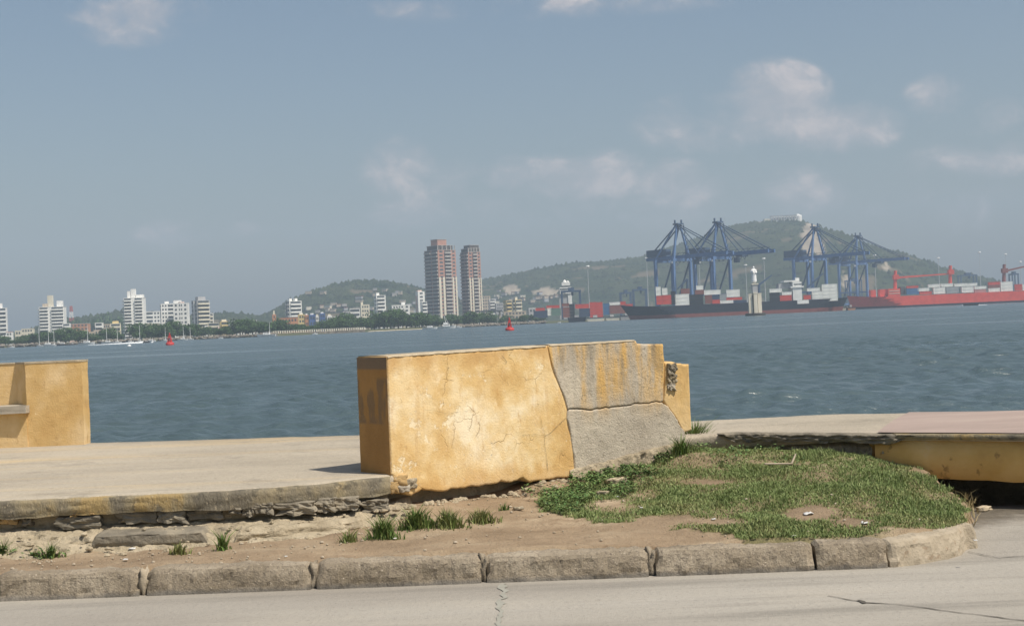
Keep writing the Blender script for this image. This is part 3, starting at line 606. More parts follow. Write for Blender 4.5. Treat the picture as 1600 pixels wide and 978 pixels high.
prism('coping', [(bx0-.003, 12.996), (bx1+.003, 12.996), (bx1+.003, 13.195), (bx0-.163, 13.195), (bx0-.163, 13.163)], 1.33, 1.349, COPE, bw)
MB().span(bx0-6, bx0-.166, 13.161, 13.363, 1.334, 1.346).build('coping', COPE, bw)

# crumbled rubble along the footing and under the wall
mb = MB()
for q in range(280):
    if q < 110: x = random.uniform(-3.8, -.75); y = at_x(FR, min(x, -1.1))+(max(0, x+1.1)*.62)-.1-abs(random.gauss(0, .14)); z = .265-.5*max(0, at_x(FR, min(x, -1.1))-.1-y)
    else: u = random.uniform(0, 2.6); w = wall_pt(u, 0, -abs(random.gauss(0, .09))+.04); x, y, z = w[0], w[1], gz(w[0], w[1])
    z = max(z, gz(x, y)); r = random.choice((.006, .008, .010, .013, .018, .026))*random.uniform(.7, 1.2); st = len(mb.v); mb.lathe((x, y, z-r*.2), [(r*.7, -r*.4), (r*1.1, r*.1), (r*.8, r*.6), (r*.3, r*.8)], 5, random.uniform(.7, 1.5), random.uniform(.7, 1.2))
    for k in range(st, len(mb.v)): p = mb.v[k]; mb.v[k] = (p[0]+r*.4*nz(k*1.7, q), p[1]+r*.4*nz(k*2.3, q+9), p[2]+r*.3*nz(k*3.1, q+5))
stuff(mb.build('crumbled_rubble', RUB), 'crumbled mortar bits lying along the footing and under the wall', 'rubble')
# ------------------------------------------------------------------ grass and weeds
def blades(spots, h, w, pal, lean=.5, hv=.5):
    """spots: list of (x,y,z,hscale,colourmix) -> verts, faces, colours"""
    V, T, C = [], [], []
    for (x, y, z, hs, cm) in spots:
        a = random.uniform(0, 6.283); hh = h*hs*random.uniform(1-hv, 1+hv); ww = w*random.uniform(.6, 1.3)
        ln = lean*random.uniform(.15, 1)*hh; la = random.uniform(0, 6.283); dx, dy = math.cos(a)*ww/2, math.sin(a)*ww/2; lx, ly = math.cos(la)*ln, math.sin(la)*ln
        b = len(V); c0, c1 = pal[0], pal[1]; k = min(1, max(0, cm+random.uniform(-.25, .25))); f = random.uniform(.7, 1.25)
        col = tuple((p*(1-k)+q*k)*f for p, q in zip(c0, c1))
        V += [(x-dx, y-dy, z), (x+dx, y+dy, z), (x+lx*.35+dx*.8, y+ly*.35+dy*.8, z+hh*.6), (x+lx*.35-dx*.8, y+ly*.35-dy*.8, z+hh*.6), (x+lx, y+ly, z+hh), (x+lx, y+ly, z+hh)]
        T += [(b, b+1, b+2), (b, b+2, b+3), (b+3, b+2, b+4)]; C += [col]*6
    return np.array(V), np.array(T), np.array(C)
sp = []; GREEN, DRY = (.19, .25, .085), (.40, .34, .17)
while len(sp) < 85000:
    x, y = random.uniform(.0, 3.25), random.uniform(7.8, 10.7)
    if x > verge_edge(y)+.0: continue
    if at_x(FR, x) < y+.03 or y < at_x(KF, x)+.13: continue
    dn = turf(x, y)
    if random.random() > dn: continue
    sp.append((x, y, gz(x, y)-.004, (.7+.5*max(0, dn))*(1+1.2*max(0, fb(x*3.1, y*3.1, 11, 1, 3)))*(2.2 if random.random() < .02 else 1), 0.18-.2*dn+.5*max(0, fb(x*2.3, y*2.3, 3, 1, 4))))
V, T, C = blades(sp, .0135, .006, (GREEN, DRY), 1.0)
stuff(link('lawn_grass', np_mesh('lawn_grass', V, T, C), LEAFM), 'short trodden green grass covering the mound beside the kerb', 'grass')
def leaves(spots, size, pal, flat=.6):
    V, T, C = [], [], []
    for (x, y, z, s) in spots:
        a = random.uniform(0, 6.283); L = size*s*random.uniform(.6, 1.3); W_ = L*random.uniform(.35, .6); tl = random.uniform(-.2, 1)*flat
        d = Vector((math.cos(a)*math.cos(tl), math.sin(a)*math.cos(tl), math.sin(tl))); sd_ = Vector((-math.sin(a), math.cos(a), random.uniform(-.4, .4))).normalized(); p = Vector((x, y, z)); b = len(V)
        V += [p, p+d*L*.45+sd_*W_/2+Vector((0, 0, L*.08)), p+d*L, p+d*L*.45-sd_*W_/2+Vector((0, 0, L*.08))]; f = random.uniform(.6, 1.35); c = random.choice(pal)
        T += [(b, b+1, b+2), (b, b+2, b+3)]; C += [tuple(q*f for q in c)]*4
    return np.array([tuple(v) for v in V]), np.array(T), np.array(C)
WP = [(.09, .165, .045), (.12, .19, .06), (.15, .19, .07), (.07, .13, .04)]
WEED = [(925, 758, 75, 26, 1), (880, 785, 40, 16, 1), (985, 745, 70, 20, 1), (1060, 715, 40, 20, 1), (1140, 702, 75, 15, 2.2), (1215, 706, 75, 14, 2.0), (1285, 706, 36, 12, 1.8), (840, 770, 25, 12, .5), (1080, 735, 90, 12, .45), (1180, 725, 80, 9, .4), (1330, 715, 40, 8, .4)]
lf = []
for (bx, by, rx, ry, st) in WEED:
    for q in range(int(rx*ry*1.9*st)):
        t, r = random.uniform(0, 6.283), math.sqrt(random.random()); px, py = bx+rx*r*math.cos(t), by+ry*r*math.sin(t)
        z = .22
        for _ in range(4): p = atz(px, py, z); z = verge_z(p.x, p.y) if p.y < 11 else z
        p = atz(px, py, z)
        if p.y > at_x(FR, p.x)+.0 or p.x > 3.1 or p.y < 7.85: continue
        if fb(p.x*4, p.y*4, 8) < -.12: continue
        lf.append((p.x, p.y, gz(p.x, p.y)+random.uniform(0, .055), 1))
V, T, C = leaves(lf, .030, WP)
stuff(link('ground_weeds', np_mesh('ground_weeds', V, T, C), LEAFM), 'leafy low green weeds creeping along the foot of the broken wall', 'weeds')
def tuft(px, py, z0, label, n, h, wid, leafy=False, name='grass_tuft', mixc=.1):
    p = atz(px, py, z0); S = []
    for _ in range(n):
        a, r = random.uniform(0, 6.283), min(.85, abs(random.gauss(0, .42))); x, y = p.x+math.cos(a)*r*wid, p.y+math.sin(a)*r*wid*.45
        S.append((x, y, max(z0-.02, min(gz(x, y), z0+.1))-.01 if y < 11 else z0, max(.3, 1.15-r), mixc))
    V, T, C = blades(S, h, .008, ((.085, .15, .03), (.32, .27, .12)), .9)
    if leafy:
        L = [(x, y, z+random.uniform(0, h*.8), .8) for (x, y, z, a, b) in S]; v2, t2, c2 = leaves(L, .04, WP); T = np.concatenate([T, t2+len(V)]); V = np.concatenate([V, v2]); C = np.concatenate([C, c2])
    tag(link(name, np_mesh(name, V, T, C), LEAFM), label, 'weed' if leafy else 'grass tuft')
tuft(1085, 705, .36, 'tall green grass clump at the right end of the broken wall', 700, .20, .30)
tuft(1065, 722, .34, 'shorter spiky grass clump in front of the broken wall end', 260, .12, .2)
tuft(80, 868, .15, 'leafy green weed on the dirt below the left steps', 90, .08, .13, True, 'weed_plant')
tuft(4, 868, .15, 'leafy green weed at the left edge of the dirt strip', 90, .09, .14, True, 'weed_plant')
tuft(52, 868, .15, 'sparse little weed left of the leafy one under the steps', 40, .05, .08, True, 'weed_plant', .3)
tuft(280, 866, .15, 'olive grass patch on dirt above the second kerb stone', 150, .06, .12, mixc=.5)
tuft(348, 858, .16, 'dark grass tuft where the ledge under the steps ends', 90, .10, .07)
tuft(545, 848, .16, 'thin grass tuft left of the larger ones under the wall corner', 90, .07, .12, mixc=.3)
tuft(600, 842, .17, 'thick grass clump on the dirt below the wall corner', 330, .12, .16)
tuft(650, 828, .18, 'wide grass clump under the left of the broken wall', 420, .11, .22)
tuft(700, 826, .18, 'grass clump under the middle of the ochre painted half', 330, .10, .2, mixc=.3)
tuft(752, 818, .18, 'rightmost grass clump of the row under the painted half', 260, .08, .2, mixc=.45)
tuft(788, 800, .18, 'tiny sprig on bare dirt right of the grass row', 50, .06, .05)
# pebbles
PEB = mat('pebble', [(.3, (.26, .21, .15)), (.7, (.48, .41, .31))], 12, .9); mb = MB()
for q in range(480):
    x = random.uniform(-3.6, 2.9); y = random.uniform(7.85, 9.6)
    if y > at_x(FR, min(x, -1.0))-.32 and x < -1: y = random.uniform(7.85, 8.35)
    if x > verge_edge(y)-.1: continue
    r = random.choice((.003, .003, .004, .006, .010))*random.uniform(.7, 1.3); z = gz(x, y)
    mb.lathe((x, y, z-r*.3), [(r*.6, -r*.3), (r, r*.2), (r*.8, r*.7), (r*.2, r)], 6, random.uniform(.7, 1.3), random.uniform(.7, 1.3))
stuff(mb.build('pebbles', PEB), 'scattered pale pebbles and grit on the dirt strip', 'pebbles')
# litter and rubble
def scrap(px, py, label, size, z=None, name='litter_scrap', mt=WHITE, cat='litter'):
    z0 = .16
    for _ in range(4): p = atz(px, py, z0); z0 = gz(p.x, p.y) if p.y < 11.2 and z is None else (z or z0)
    p = atz(px, py, z0); V = []
    for i in range(5):
        for j in range(4): V.append((p.x+size*(i/4-.5)+.1*size*nz(i*1.3, j, px), p.y+size*.8*(j/3-.5), z0+.006+size*.35*abs(nz(i*.8, j*.8, px))))
    F2 = grid_faces(5, 4); o = link(name, np_mesh(name, np.array(V), F2), mt); s = o.modifiers.new('thick', 'SOLIDIFY'); s.thickness = .003; tag(o, label, cat)
scrap(207, 858, 'crumpled white paper scrap on dirt below the steps', .045); scrap(196, 875, 'small flat white scrap just behind the second kerb stone', .03)
scrap(447, 870, 'tiny white scrap on dirt above the third kerb stone', .016); scrap(617, 842, 'tiny pale scrap among grass under the wall corner', .02)
scrap(855, 787, 'white paper scrap at the left end of the lawn', .025); scrap(965, 777, 'round white scrap in weeds in front of the grey wall half', .025)
scrap(1002, 794, 'white scrap on the lawn edge below the grey wall half', .02); scrap(1215, 751, 'bright white strip of litter in the middle of the lawn', .04)
scrap(1263, 804, 'pale crumpled paper on the bare patch of the lawn', .06); scrap(1115, 812, 'white scrap on the bare earth near the kerb', .03); scrap(1240, 838, 'small white scrap behind the last straight kerb stone', .028)
scrap(1352, 818, 'white litter strip on grass near the curved kerb end', .05); scrap(1340, 733, 'small white scrap near the top right of the lawn', .025); scrap(1524, 845, 'small pale scrap beside the kerb end', .022, 0)
def gp(px, py):
    z = .2
    for _ in range(5): p = atz(px, py, z); z = gz(p.x, p.y)
    return atz(px, py, z)
for (px, py, d, lab, sd_) in ((965, 757, (.13, .09, .06), 'pale angular rubble block lying in the weeds by the wall', 2), (934, 746, (.11, .09, .08), 'rubble lump where the grey wall footing starts', 5), (905, 750, (.07, .06, .04), 'small rubble piece under the crack of the wall', 8),
                              (942, 772, (.08, .06, .03), 'flat stone half buried in weeds left of the lawn', 9), (810, 795, (.07, .05, .02), 'flat grey pebble on bare dirt below the painted wall', 11), (1537, 797, (.13, .07, .035), 'pale stone lying in the culvert mouth', 13)):
    p = gp(px, py) if px < 1500 else atz(px, py, .0); tag(lump('rubble_stone', (p.x, p.y, p.z+d[2]*.35), d, COPE if sd_ in (2, 13) else RUB, rz=.3*sd_, rough=.2, seed=sd_, sq=.25), lab, 'stone')
a, b, c = gp(1195, 727), gp(1237, 727), gp(1246, 720)
m = MB(); m.bar(a+Vector((0, 0, .012)), b+Vector((0, 0, .014)), .014, n=6); m.bar(b+Vector((0, 0, .014)), c+Vector((0, .05, .05)), .02, n=6, w2=.012)
tag(m.build('dry_stick', mat('dry_wood', (.36, .30, .22), 20), smooth=True), 'bent dry stick lying on the grass below the slab edge', 'stick')
S = []
p = atz(1500, 800, .1)   # dry straw spilling over the verge end
for q in range(90):
    y = random.uniform(8.2, 9.3); x = verge_edge(y)+random.uniform(-.06, .04); S.append((x, y, max(0, gz(min(x, 3.0), y)-.06), 1, .85))
V, T, C = blades(S, .06, .005, ((.12, .14, .04), (.34, .26, .13)), 1.6); stuff(link('dry_straw', np_mesh('dry_straw', V, T, C), LEAFM), 'dry straw hanging over the end of the grass mound', 'straw')
# ------------------------------------------------------------------ bay water
rows = [9., 14.]
while rows[-1] < 22: rows.append(rows[-1]*1.01)
while rows[-1] < 1400: rows.append(rows[-1]*(1+.0034*min(6, max(1, rows[-1]/85))))
rows = np.array(rows); tn = np.concatenate([[-4, -1.6, -.9], np.linspace(-.56, .56, 500), [.9, 1.6, 4]])
Yg, Tg = np.meshgrid(rows, tn, indexing='ij'); Xg = Yg*Tg; Zg = np.zeros_like(Xg)
gap = np.gradient(rows)[:, None]; lat = (rows*(1.12/500))[:, None]; inner = (np.abs(Tg) < .6)
for q in range(80):
    lam = float(np.exp(rng.uniform(np.log(.22), np.log(2.4)))); th = R_(rng.normal(-70, 40)); kx, ky = 2*math.pi/lam*math.cos(th), 2*math.pi/lam*math.sin(th)
    amp = .0105*lam**.7*rng.uniform(.5, 1.2); need = np.maximum(gap*abs(math.sin(th)), lat*abs(math.cos(th)))*3
    Zg += amp*np.clip((lam-need)/(need+1e-6), 0, 1)*np.sin(kx*Xg+ky*Yg+rng.uniform(0, 6.28))
Zg *= (inner & (Yg < 400))*np.clip((400-Yg)/300, 0, 1)
P = np.stack([Xg, Yg, WATER+Zg], -1).reshape(-1, 3)
wm = bpy.data.materials.new('sea_water'); wm.use_nodes = True; t = NT(wm.node_tree); p = wm.node_tree.nodes['Principled BSDF']; co = t.coord('Object')
calm = t.rng(t.noise(co, .018, (.5, 2.2, 1), 4, .5, loc=(.4, .3, 0)), .52, .66)
t.put(p.inputs['Base Color'], t.mix((.072, .103, .112), (.060, .090, .100), t.noise(co, .03, (1, 2, 1), 4)))
p.inputs['IOR'].default_value = 1.33; p.inputs['Specular IOR Level'].default_value = .45; t.put(p.inputs['Roughness'], t.rng(calm, 0, 1, .28, .18, False))
h = t.math('ADD', t.math('MULTIPLY', t.noise(co, 1.6, (.55, 1.5, 1), 5, .6, .4), 1.0), t.math('MULTIPLY', t.noise(co, .28, (.5, 1.6, 1), 5, .6, .3), 2.6))
bm_ = t.new('ShaderNodeBump'); t.put(bm_.inputs['Strength'], t.rng(calm, 0, 1, .6, .18, False)); bm_.inputs['Distance'].default_value = .32; t.put(bm_.inputs['Height'], h); t.put(p.inputs['Normal'], bm_.outputs[0])
struct(link('bay_water', np_mesh('bay_water', P, grid_faces(len(rows), len(tn), True)), wm, None, smooth=True))
HAZE = .00032
GZ = .2   # far land level
# ------------------------------------------------------------------ far materials
wm_ = lambda n, c, **k: mat(n, c, k.pop('scale', .25), k.pop('rough', .8), **k)
FW = wm_('far_white_wall', (.82, .81, .77)); FC = wm_('far_cream_wall', (.68, .63, .50)); FY = wm_('far_yellow_wall', (.66, .52, .25)); FG = wm_('far_grey_wall', (.42, .42, .42)); FT = wm_('far_tan_wall', (.50, .42, .32))
FB = wm_('far_blue_wall', (.09, .15, .33)); FO = wm_('far_orange_wall', (.52, .26, .14)); FP = wm_('far_pink_wall', (.66, .50, .44)); BRICK = wm_('far_raw_brick', (.43, .235, .175)); CONC = wm_('far_raw_concrete', (.42, .395, .36)); ROOFR = wm_('far_red_roof', (.34, .14, .09))
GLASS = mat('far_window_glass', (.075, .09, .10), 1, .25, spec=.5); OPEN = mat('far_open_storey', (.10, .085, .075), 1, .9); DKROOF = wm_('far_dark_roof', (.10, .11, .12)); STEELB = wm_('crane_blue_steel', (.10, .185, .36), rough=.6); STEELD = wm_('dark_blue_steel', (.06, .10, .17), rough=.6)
STEELR = wm_('ship_red_steel', (.66, .09, .06), rough=.55); HULLK = wm_('dark_hull', (.018, .024, .034), rough=.5); BOOT = wm_('boot_topping', (.23, .075, .06), rough=.7); HULLR = wm_('red_hull', (.72, .085, .05), rough=.5); DECK = wm_('ship_deck', (.14, .06, .05)); MASTG = wm_('mast_grey', (.45, .47, .48), rough=.5); LAMP = wm_('lamp_head_white', (.85, .85, .82))
_cache = {}
def cbox(d, mt, key=''):
    k = (tuple(round(q, 2) for q in d), mt.name)
    if k not in _cache:
        m = MB().box((0, 0, 0), d).mesh('box_'+mt.name); m.materials.append(mt); _cache[k] = m
    return _cache[k]
def piece(name, d, mt, parent, loc, rz=0):
    o = bpy.data.objects.new(name, cbox(d, mt)); COL.objects.link(o); o.parent = parent; o.location = loc; o.rotation_euler = (0, 0, rz); return o
def building(name, label, px0, px1, ytop, Y, wall=FW, rot=0, ratio=.8, floors=None, front=(), left=(), right=(), tops=(), fh=3.1, cat='building', group=None, slab_mt=None, base=GZ, roof=None, top_skip=0):
    a, b = aty(px0, ytop, Y), aty(px1, ytop, Y); app = b.x-a.x; w = app/(math.cos(rot)+ratio*math.sin(abs(rot))); d = w*ratio; h = a.z/2+b.z/2-base; n = floors or max(1, round(h/fh)); fh = h/n
    r = thing(name, label, cat, ((a.x+b.x)/2, Y+d/2, base), rot, group); piece('wall', (w, d, h), wall, r, (0, 0, h/2))
    for (face, bays) in (('f', front), ('l', left), ('r', right)):
        L = w if face == 'f' else d
        for (f0, f1, kind, cnt, mt) in bays:
            for k in range(n-top_skip):
                z = fh*k+fh*.5; s0 = f0*L; s1 = f1*L
                def put(nm, c, dim, zz, out, m_):
                    if face == 'f': loc, rz = (-w/2+c, -d/2-out, zz), 0
                    elif face == 'l': loc, rz = (-w/2-out, d/2-c, zz), math.pi/2
                    else: loc, rz = (w/2+out, -d/2+c, zz), math.pi/2
                    piece(nm, dim, m_, r, loc, rz)
                if kind == 'w':
                    for q in range(cnt):
                        cw = (s1-s0)/cnt; put('window', s0+cw*(q+.5), (cw*.55, .16, fh*.45), z+.15, .02, GLASS)
                elif kind == 'b':   # open balcony: dark opening, pale parapet
                    put('window', (s0+s1)/2, ((s1-s0)*.96, .2, fh*.56), z+fh*.16, .02, OPEN if mt in (CONC, BRICK) else GLASS); put('balcony', (s0+s1)/2, ((s1-s0), 1.3, fh*.40), z-fh*.27, .6, mt)
                elif kind == 's': put('window', (s0+s1)/2, ((s1-s0), .16, fh*.5), z+.15, .02, GLASS)
            if kind == 'p': 
                c = (f0+f1)/2*L; hh = h*cnt; nm = 'pilaster'
                if face == 'f': piece(nm, ((f1-f0)*L, .7, hh), mt, r, (-w/2+c, -d/2-.36, hh/2))
                elif face == 'l': piece(nm, (.7, (f1-f0)*L, hh), mt, r, (-w/2-.36, d/2-c, hh/2))
    ro = piece('roof', (w*1.02, d*1.02, .35), roof or wall, r, (0, 0, h+.14))
    for (f0, f1, dh, mt) in tops: piece('roof_room', ((f1-f0)*w, d*.5, dh), mt, ro, (-w/2+(f0+f1)/2*w, 0, dh/2-.14))
    return r
# ------------------------------------------------------------------ land
def shore_pt(px, Y): return ((px-800)/F*Y, Y)
SH = [shore_pt(-900, 740), shore_pt(-100, 705), shore_pt(300, 690), shore_pt(430, 690), shore_pt(560, 720), shore_pt(660, 770), shore_pt(760, 820), shore_pt(850, 880), shore_pt(985, 900), shore_pt(1120, 880), (232, 965), (252, 1075), (700, 1090), (1600, 1250)]
LAND = mat('far_ground', [(.3, (.055, .07, .03)), (.55, (.10, .10, .055)), (.78, (.12, .11, .07))], .03, .95); QUAY = wm_('quay_concrete', (.34, .32, .29)); ROCK = mat('shore_rock', [(.3, (.09, .08, .065)), (.7, (.27, .235, .19))], .5, .95, 1, 1.5, bdist=.4)
n = len(SH); top = [(x, y+3, GZ) for x, y in SH]; V = [(x, y-1.5, WATER-.8) for x, y in SH]+top+[(2200, 4000, GZ), (-2200, 4000, GZ)]
struct(MB().add(V, [(i, i+1, n+i+1, n+i) for i in range(n-1)]+[tuple(range(n, 2*n+2))]).build('far_shore_land', LAND))
# ------------------------------------------------------------------ hills
HG = attr_mat('hill_cover', .95, .05)
def hill(name, prof, Y, wid, seed, nx=150, ny=34, rough=3.2, rock=(), trees=900, name_tr=None, tone=1):
    xs, hs = [], []
    for px, py in prof: p = aty(px, py, Y); xs.append(p.x); hs.append(max(.3, p.z-GZ))
    X = np.linspace(xs[0], xs[-1], nx); H_ = np.interp(X, xs, hs); V = []; C = []; T = []
    for i, x in enumerate(X):
        for j in range(ny):
            s = -1+2*j/(ny-1)*.75; y = Y+s*wid*(.6+.4*H_[i]/max(hs)); k = (1-abs(s)**1.7) if s < 0 else 1-.6*s*s
            z = GZ-1+H_[i]*max(0, k)*(1+.10*fb(x*.006, y*.006, seed)*(s < -.12))+rough*.7*fb(x*.05, y*.05, seed, 1, 4)*min(1, max(0, k)*3); px, py = proj(x, y, z)
            v = .5+.9*fb(x*.02, y*.02, seed+3, 1, 5); c = np.array((.022, .036, .013))*(1-v)+np.array((.05, .062, .026))*v
            if fb(x*.012, y*.02, seed+8, 1, 4) > .42: c = np.array((.13, .105, .065))
            for (rx, ry, ra, rb) in rock:
                q = ((px-rx)/ra)**2+((py-ry)/rb)**2+.7*fb(x*.03, z*.05, 5)
                if q < 1 and s < .05: c = np.array((.38, .32, .24))*(.85+.4*fb(x*.06, z*.08)); T.append((x, y)) if 0 else None
            V.append((x, y, z)); C.append(c*tone)
    o = struct(link(name, np_mesh(name, np.array(V), grid_faces(nx, ny), np.array(C)), HG, smooth=True)); V3 = np.array(V).reshape(nx, ny, 3); C3 = np.array(C).reshape(nx, ny, 3)
    vs, fs, cs = [], [], []; ico = [(0, 0, 1), (.89, 0, .2), (.28, .85, .2), (-.72, .53, .2), (-.72, -.53, .2), (.28, -.85, .2)]; ifc = [(0, 1, 2), (0, 2, 3), (0, 3, 4), (0, 4, 5), (0, 5, 1)]
    for q in range(trees):
        i, j = random.randrange(nx), random.randrange(int(ny*.74)); p = V3[i, j]; c = C3[i, j]
        if c[0] > .09*tone: continue
        r = random.uniform(2.2, 5.2); b = len(vs); f = random.uniform(.65, 1.2)
        dx, dy = random.uniform(-4, 4), random.uniform(-4, 4)
        for (a, d_, e) in ico: kq = random.uniform(.7, 1.25); vs.append((p[0]+dx+a*r*kq, p[1]+dy+d_*r*kq, p[2]-.4*r+e*r*kq*1.25)); cs.append(c*f)
        fs += [tuple(b+t_ for t_ in g) for g in ifc]
    if trees: stuff(link(name_tr or 'hill_scrub', np_mesh('hill_scrub', np.array(vs), np.array(fs), np.array(cs)), HG), 'hazy green scrub covering the '+name.replace('_', ' '), 'scrub')
    return V3
hl = hill('left_hill', [(425, 494), (450, 484), (470, 469), (490, 457), (520, 447), (550, 441), (580, 439), (612, 441), (640, 447), (665, 452), (690, 462), (720, 470), (760, 478)], 1900, 420, 3, trees=2600)
hr = hill('popa_hill' if 0 else 'right_hill', [(735, 443), (760, 436), (800, 430), (850, 423), (900, 413), (950, 409), (1000, 402), (1040, 388), (1080, 376), (1110, 366), (1140, 354), (1165, 350), (1205, 348), (1252, 349), (1272, 360), (1300, 373), (1330, 385), (1370, 396), (1400, 410), (1425, 418), (1450, 424), (1475, 433), (1490, 446), (1500, 462)], 2250, 640, 9, nx=230, ny=46,
          rock=[(1266, 372, 13, 28), (1282, 392, 10, 14), (1385, 418, 5, 8), (1322, 440, 6, 12), (800, 452, 14, 8), (855, 456, 26, 5)], trees=5200)
hill('far_low_ridge', [(60, 518), (100, 508), (122, 498), (150, 495), (180, 490), (205, 486), (240, 490), (300, 494), (330, 490), (380, 490), (410, 493), (440, 490), (480, 480)], 1650, 260, 14, nx=80, ny=16, trees=900)
def nth(q):
    q += 1; return f"{q}{'th' if 10 < q % 100 < 20 else {1: 'st', 2: 'nd', 3: 'rd'}.get(q % 10, 'th')}"
def on_hill(Vg, px, py):
    best = None
    P = Vg.reshape(-1, 3)
    d = ray(px, py); k = P[:, 1]/d.y; e = (P[:, 0]-d.x*k)**2+(P[:, 2]-EYE-d.z*k)**2+(P[:, 1]-P[:, 1].min())*.02; return P[int(np.argmin(e))]
for (Vg, lab, n_, box, grp) in ((hl, 'tiny pale house on the slope of the left hill', 34, (470, 660, 452, 490), 'houses on the left hill'), (hr, 'tiny pale house low on the right hill behind the port', 26, (770, 880, 446, 480), 'houses on the right hill')):
    for q, px in enumerate(sorted(random.uniform(box[0], box[1]) for _ in range(n_))):
        py = box[2]+(box[3]-box[2])*random.random()**.6; p = on_hill(Vg, px, py); w, d, h = random.uniform(4, 9), random.uniform(5, 8), random.uniform(2.6, 4.4)
        r = thing('hillside_house', f'{nth(q)} from left, '+lab, 'house', (p[0], p[1]-4, p[2]), random.uniform(-.5, .5), grp); mt = random.choice((FC, FT, FT, CONC, FG, FT)); piece('wall', (w, d, h), mt, r, (0, 0, h/2)); piece('roof', (w*1.08, d*1.08, .5), random.choice((ROOFR, CONC, FG)), r, (0, 0, h+.2))
# convent on the summit
p = aty(1226, 348, 2215); cv_ = thing('hilltop_convent', 'white convent with a round apse on the summit of the right hill', 'convent', (p.x, 2215, p.z+1))
piece('wall', (44, 14, 11), FW, cv_, (-2, 0, 5)); piece('roof', (45, 15, .8), FG, cv_, (-2, 0, 10.9)); piece('annexe', (16, 12, 7), FC, cv_, (-28, 0, 3)); MB().lathe((23, -1, 0), [(7, -6), (7, 9), (5.5, 11), (.5, 13)], 14).build('apse', FW, cv_)
for q in range(9): piece('buttress', (1.2, 2.4, 9.5), CONC, cv_, (-21+q*4.6, -7.6, 4.2)); piece('window', (1.5, .3, 3), GLASS, cv_, (-18.7+q*4.6, -7.05, 6.2))
piece('retaining_wall', (50, 3, 5), FT, cv_, (2, -9, -5)); p = aty(1186, 349, 2215); r = thing('summit_house', 'little white house left of the hilltop convent', 'house', (p.x, 2215, p.z-3)); piece('wall', (9, 7, 5), FW, r, (0, 0, 2.5)); piece('roof', (9.5, 7.5, .4), ROOFR, r, (0, 0, 5.2))
p = aty(1133, 352, 2240); tag(MB().lathe((p.x, 2240, p.z-3), [(.5, 0), (.25, 16)], 6).build('antenna_mast', MASTG), 'thin antenna mast on the ridge left of the convent', 'mast')
# ------------------------------------------------------------------ shore trees
CROWN = []
TRM = attr_mat('tree_leaf', .7, .15); BARK = wm_('tree_bark', (.12, .095, .07))
for v_ in range(6):
    random.seed(100+v_); L = []; cols = []
    lobes = [(random.uniform(-.33, .33), random.uniform(-.33, .33), random.uniform(.28, .8), random.uniform(.2, .36)) for _ in range(11)]; V, T, C = [], [], []
    for q in range(1100):
        lx, ly, lz, lr = random.choice(lobes); d = Vector((random.gauss(0, 1), random.gauss(0, 1), random.gauss(0, 1))).normalized()*lr*random.uniform(.6, 1.05); c = Vector((lx+d.x, ly+d.y, lz+d.z*.75)); s = random.uniform(.03, .065); nrm = (d.normalized()+Vector((random.gauss(0, .5), random.gauss(0, .5), random.gauss(0, .5)))).normalized(); a = nrm.orthogonal().normalized(); b = nrm.cross(a); k = len(V)
        V += [c+a*s, c+b*s*.7, c-a*s, c-b*s*.7]; T += [(k, k+1, k+2), (k, k+2, k+3)]; f = random.uniform(.6, 1.4); C += [(.055*f, .10*f, .03*f)]*4
    m = np_mesh('crown', np.array([tuple(q) for q in V]), np.array(T), np.array(C)); m.materials.append(TRM); CROWN.append(m)
tb = MB(); tb.bar((0, 0, 0), (0, 0, .5), .07, n=7, w2=.045)
for a in (.3, 2.2, 4.1): tb.bar((0, 0, .42), (.22*math.cos(a), .22*math.sin(a), .66), .035, n=5, w2=.015)
TRUNK = tb.mesh('trunk'); TRUNK.materials.append(BARK)
random.seed(21)
def tree(px, ytop, Y, wpx, label, group, base=GZ):
    p = aty(px, ytop, Y); h = p.z-base; w = wpx*Y/F*1.15; r = thing('shore_tree', label, 'tree', (p.x, Y, base), random.uniform(0, 6.28), group); r.scale = (1, 1, 1)
    for nm, me in (('trunk', TRUNK), ('crown', random.choice(CROWN))):
        o = bpy.data.objects.new(nm, me); COL.objects.link(o); o.parent = r; o.scale = (w*.95, w*.95, h/1.02)
def row(px0, px1, n_, ylo, yhi, Y0, Y1, w0, w1, label, group):
    pxs = sorted(px0+(px1-px0)*(q+.5+random.uniform(-.6, .6))/n_ for q in range(n_))
    for q, px in enumerate(pxs):
        s = (px-px0)/(px1-px0); big = random.random(); tree(px, ylo(s)+4-(yhi+5)*big**1.3, random.uniform(Y0, Y1), w0*.8+(w1-w0*.8)*(.3+.7*big)*random.uniform(.8, 1.2), f'{nth(q)} from left, '+label, group)
L_ = lambda a, b: (lambda s: a+(b-a)*s)
row(-20, 60, 10, L_(527, 525), 7, 715, 760, 14, 22, 'dark green tree on the far left shore by the first towers', 'trees on the far left shore')
row(60, 190, 22, L_(522, 518), 9, 715, 780, 13, 24, 'dark green tree between the two left white towers', 'trees between the left towers')
row(205, 300, 20, L_(512, 508), 10, 705, 760, 16, 26, 'dark green tree in front of the white apartment blocks', 'trees before the white blocks')
row(300, 360, 10, L_(512, 508), 8, 720, 780, 13, 20, 'dark green tree below the slim two toned tower', 'trees below the slim tower')
row(358, 470, 26, L_(506, 503), 8, 715, 790, 16, 27, 'dark green tree left of the coloured waterfront houses', 'trees left of the coloured houses')
row(465, 540, 14, L_(507, 500), 6, 725, 770, 12, 18, 'low dark tree in front of the coloured waterfront houses', 'trees before the coloured houses')
row(520, 672, 36, L_(495, 487), 8, 760, 850, 18, 30, 'broad dark green tree on the shore left of the twin towers', 'trees left of the twin towers')
row(660, 770, 22, L_(494, 490), 6, 830, 900, 15, 24, 'dark green tree at the foot of the twin unfinished towers', 'trees below the twin towers')
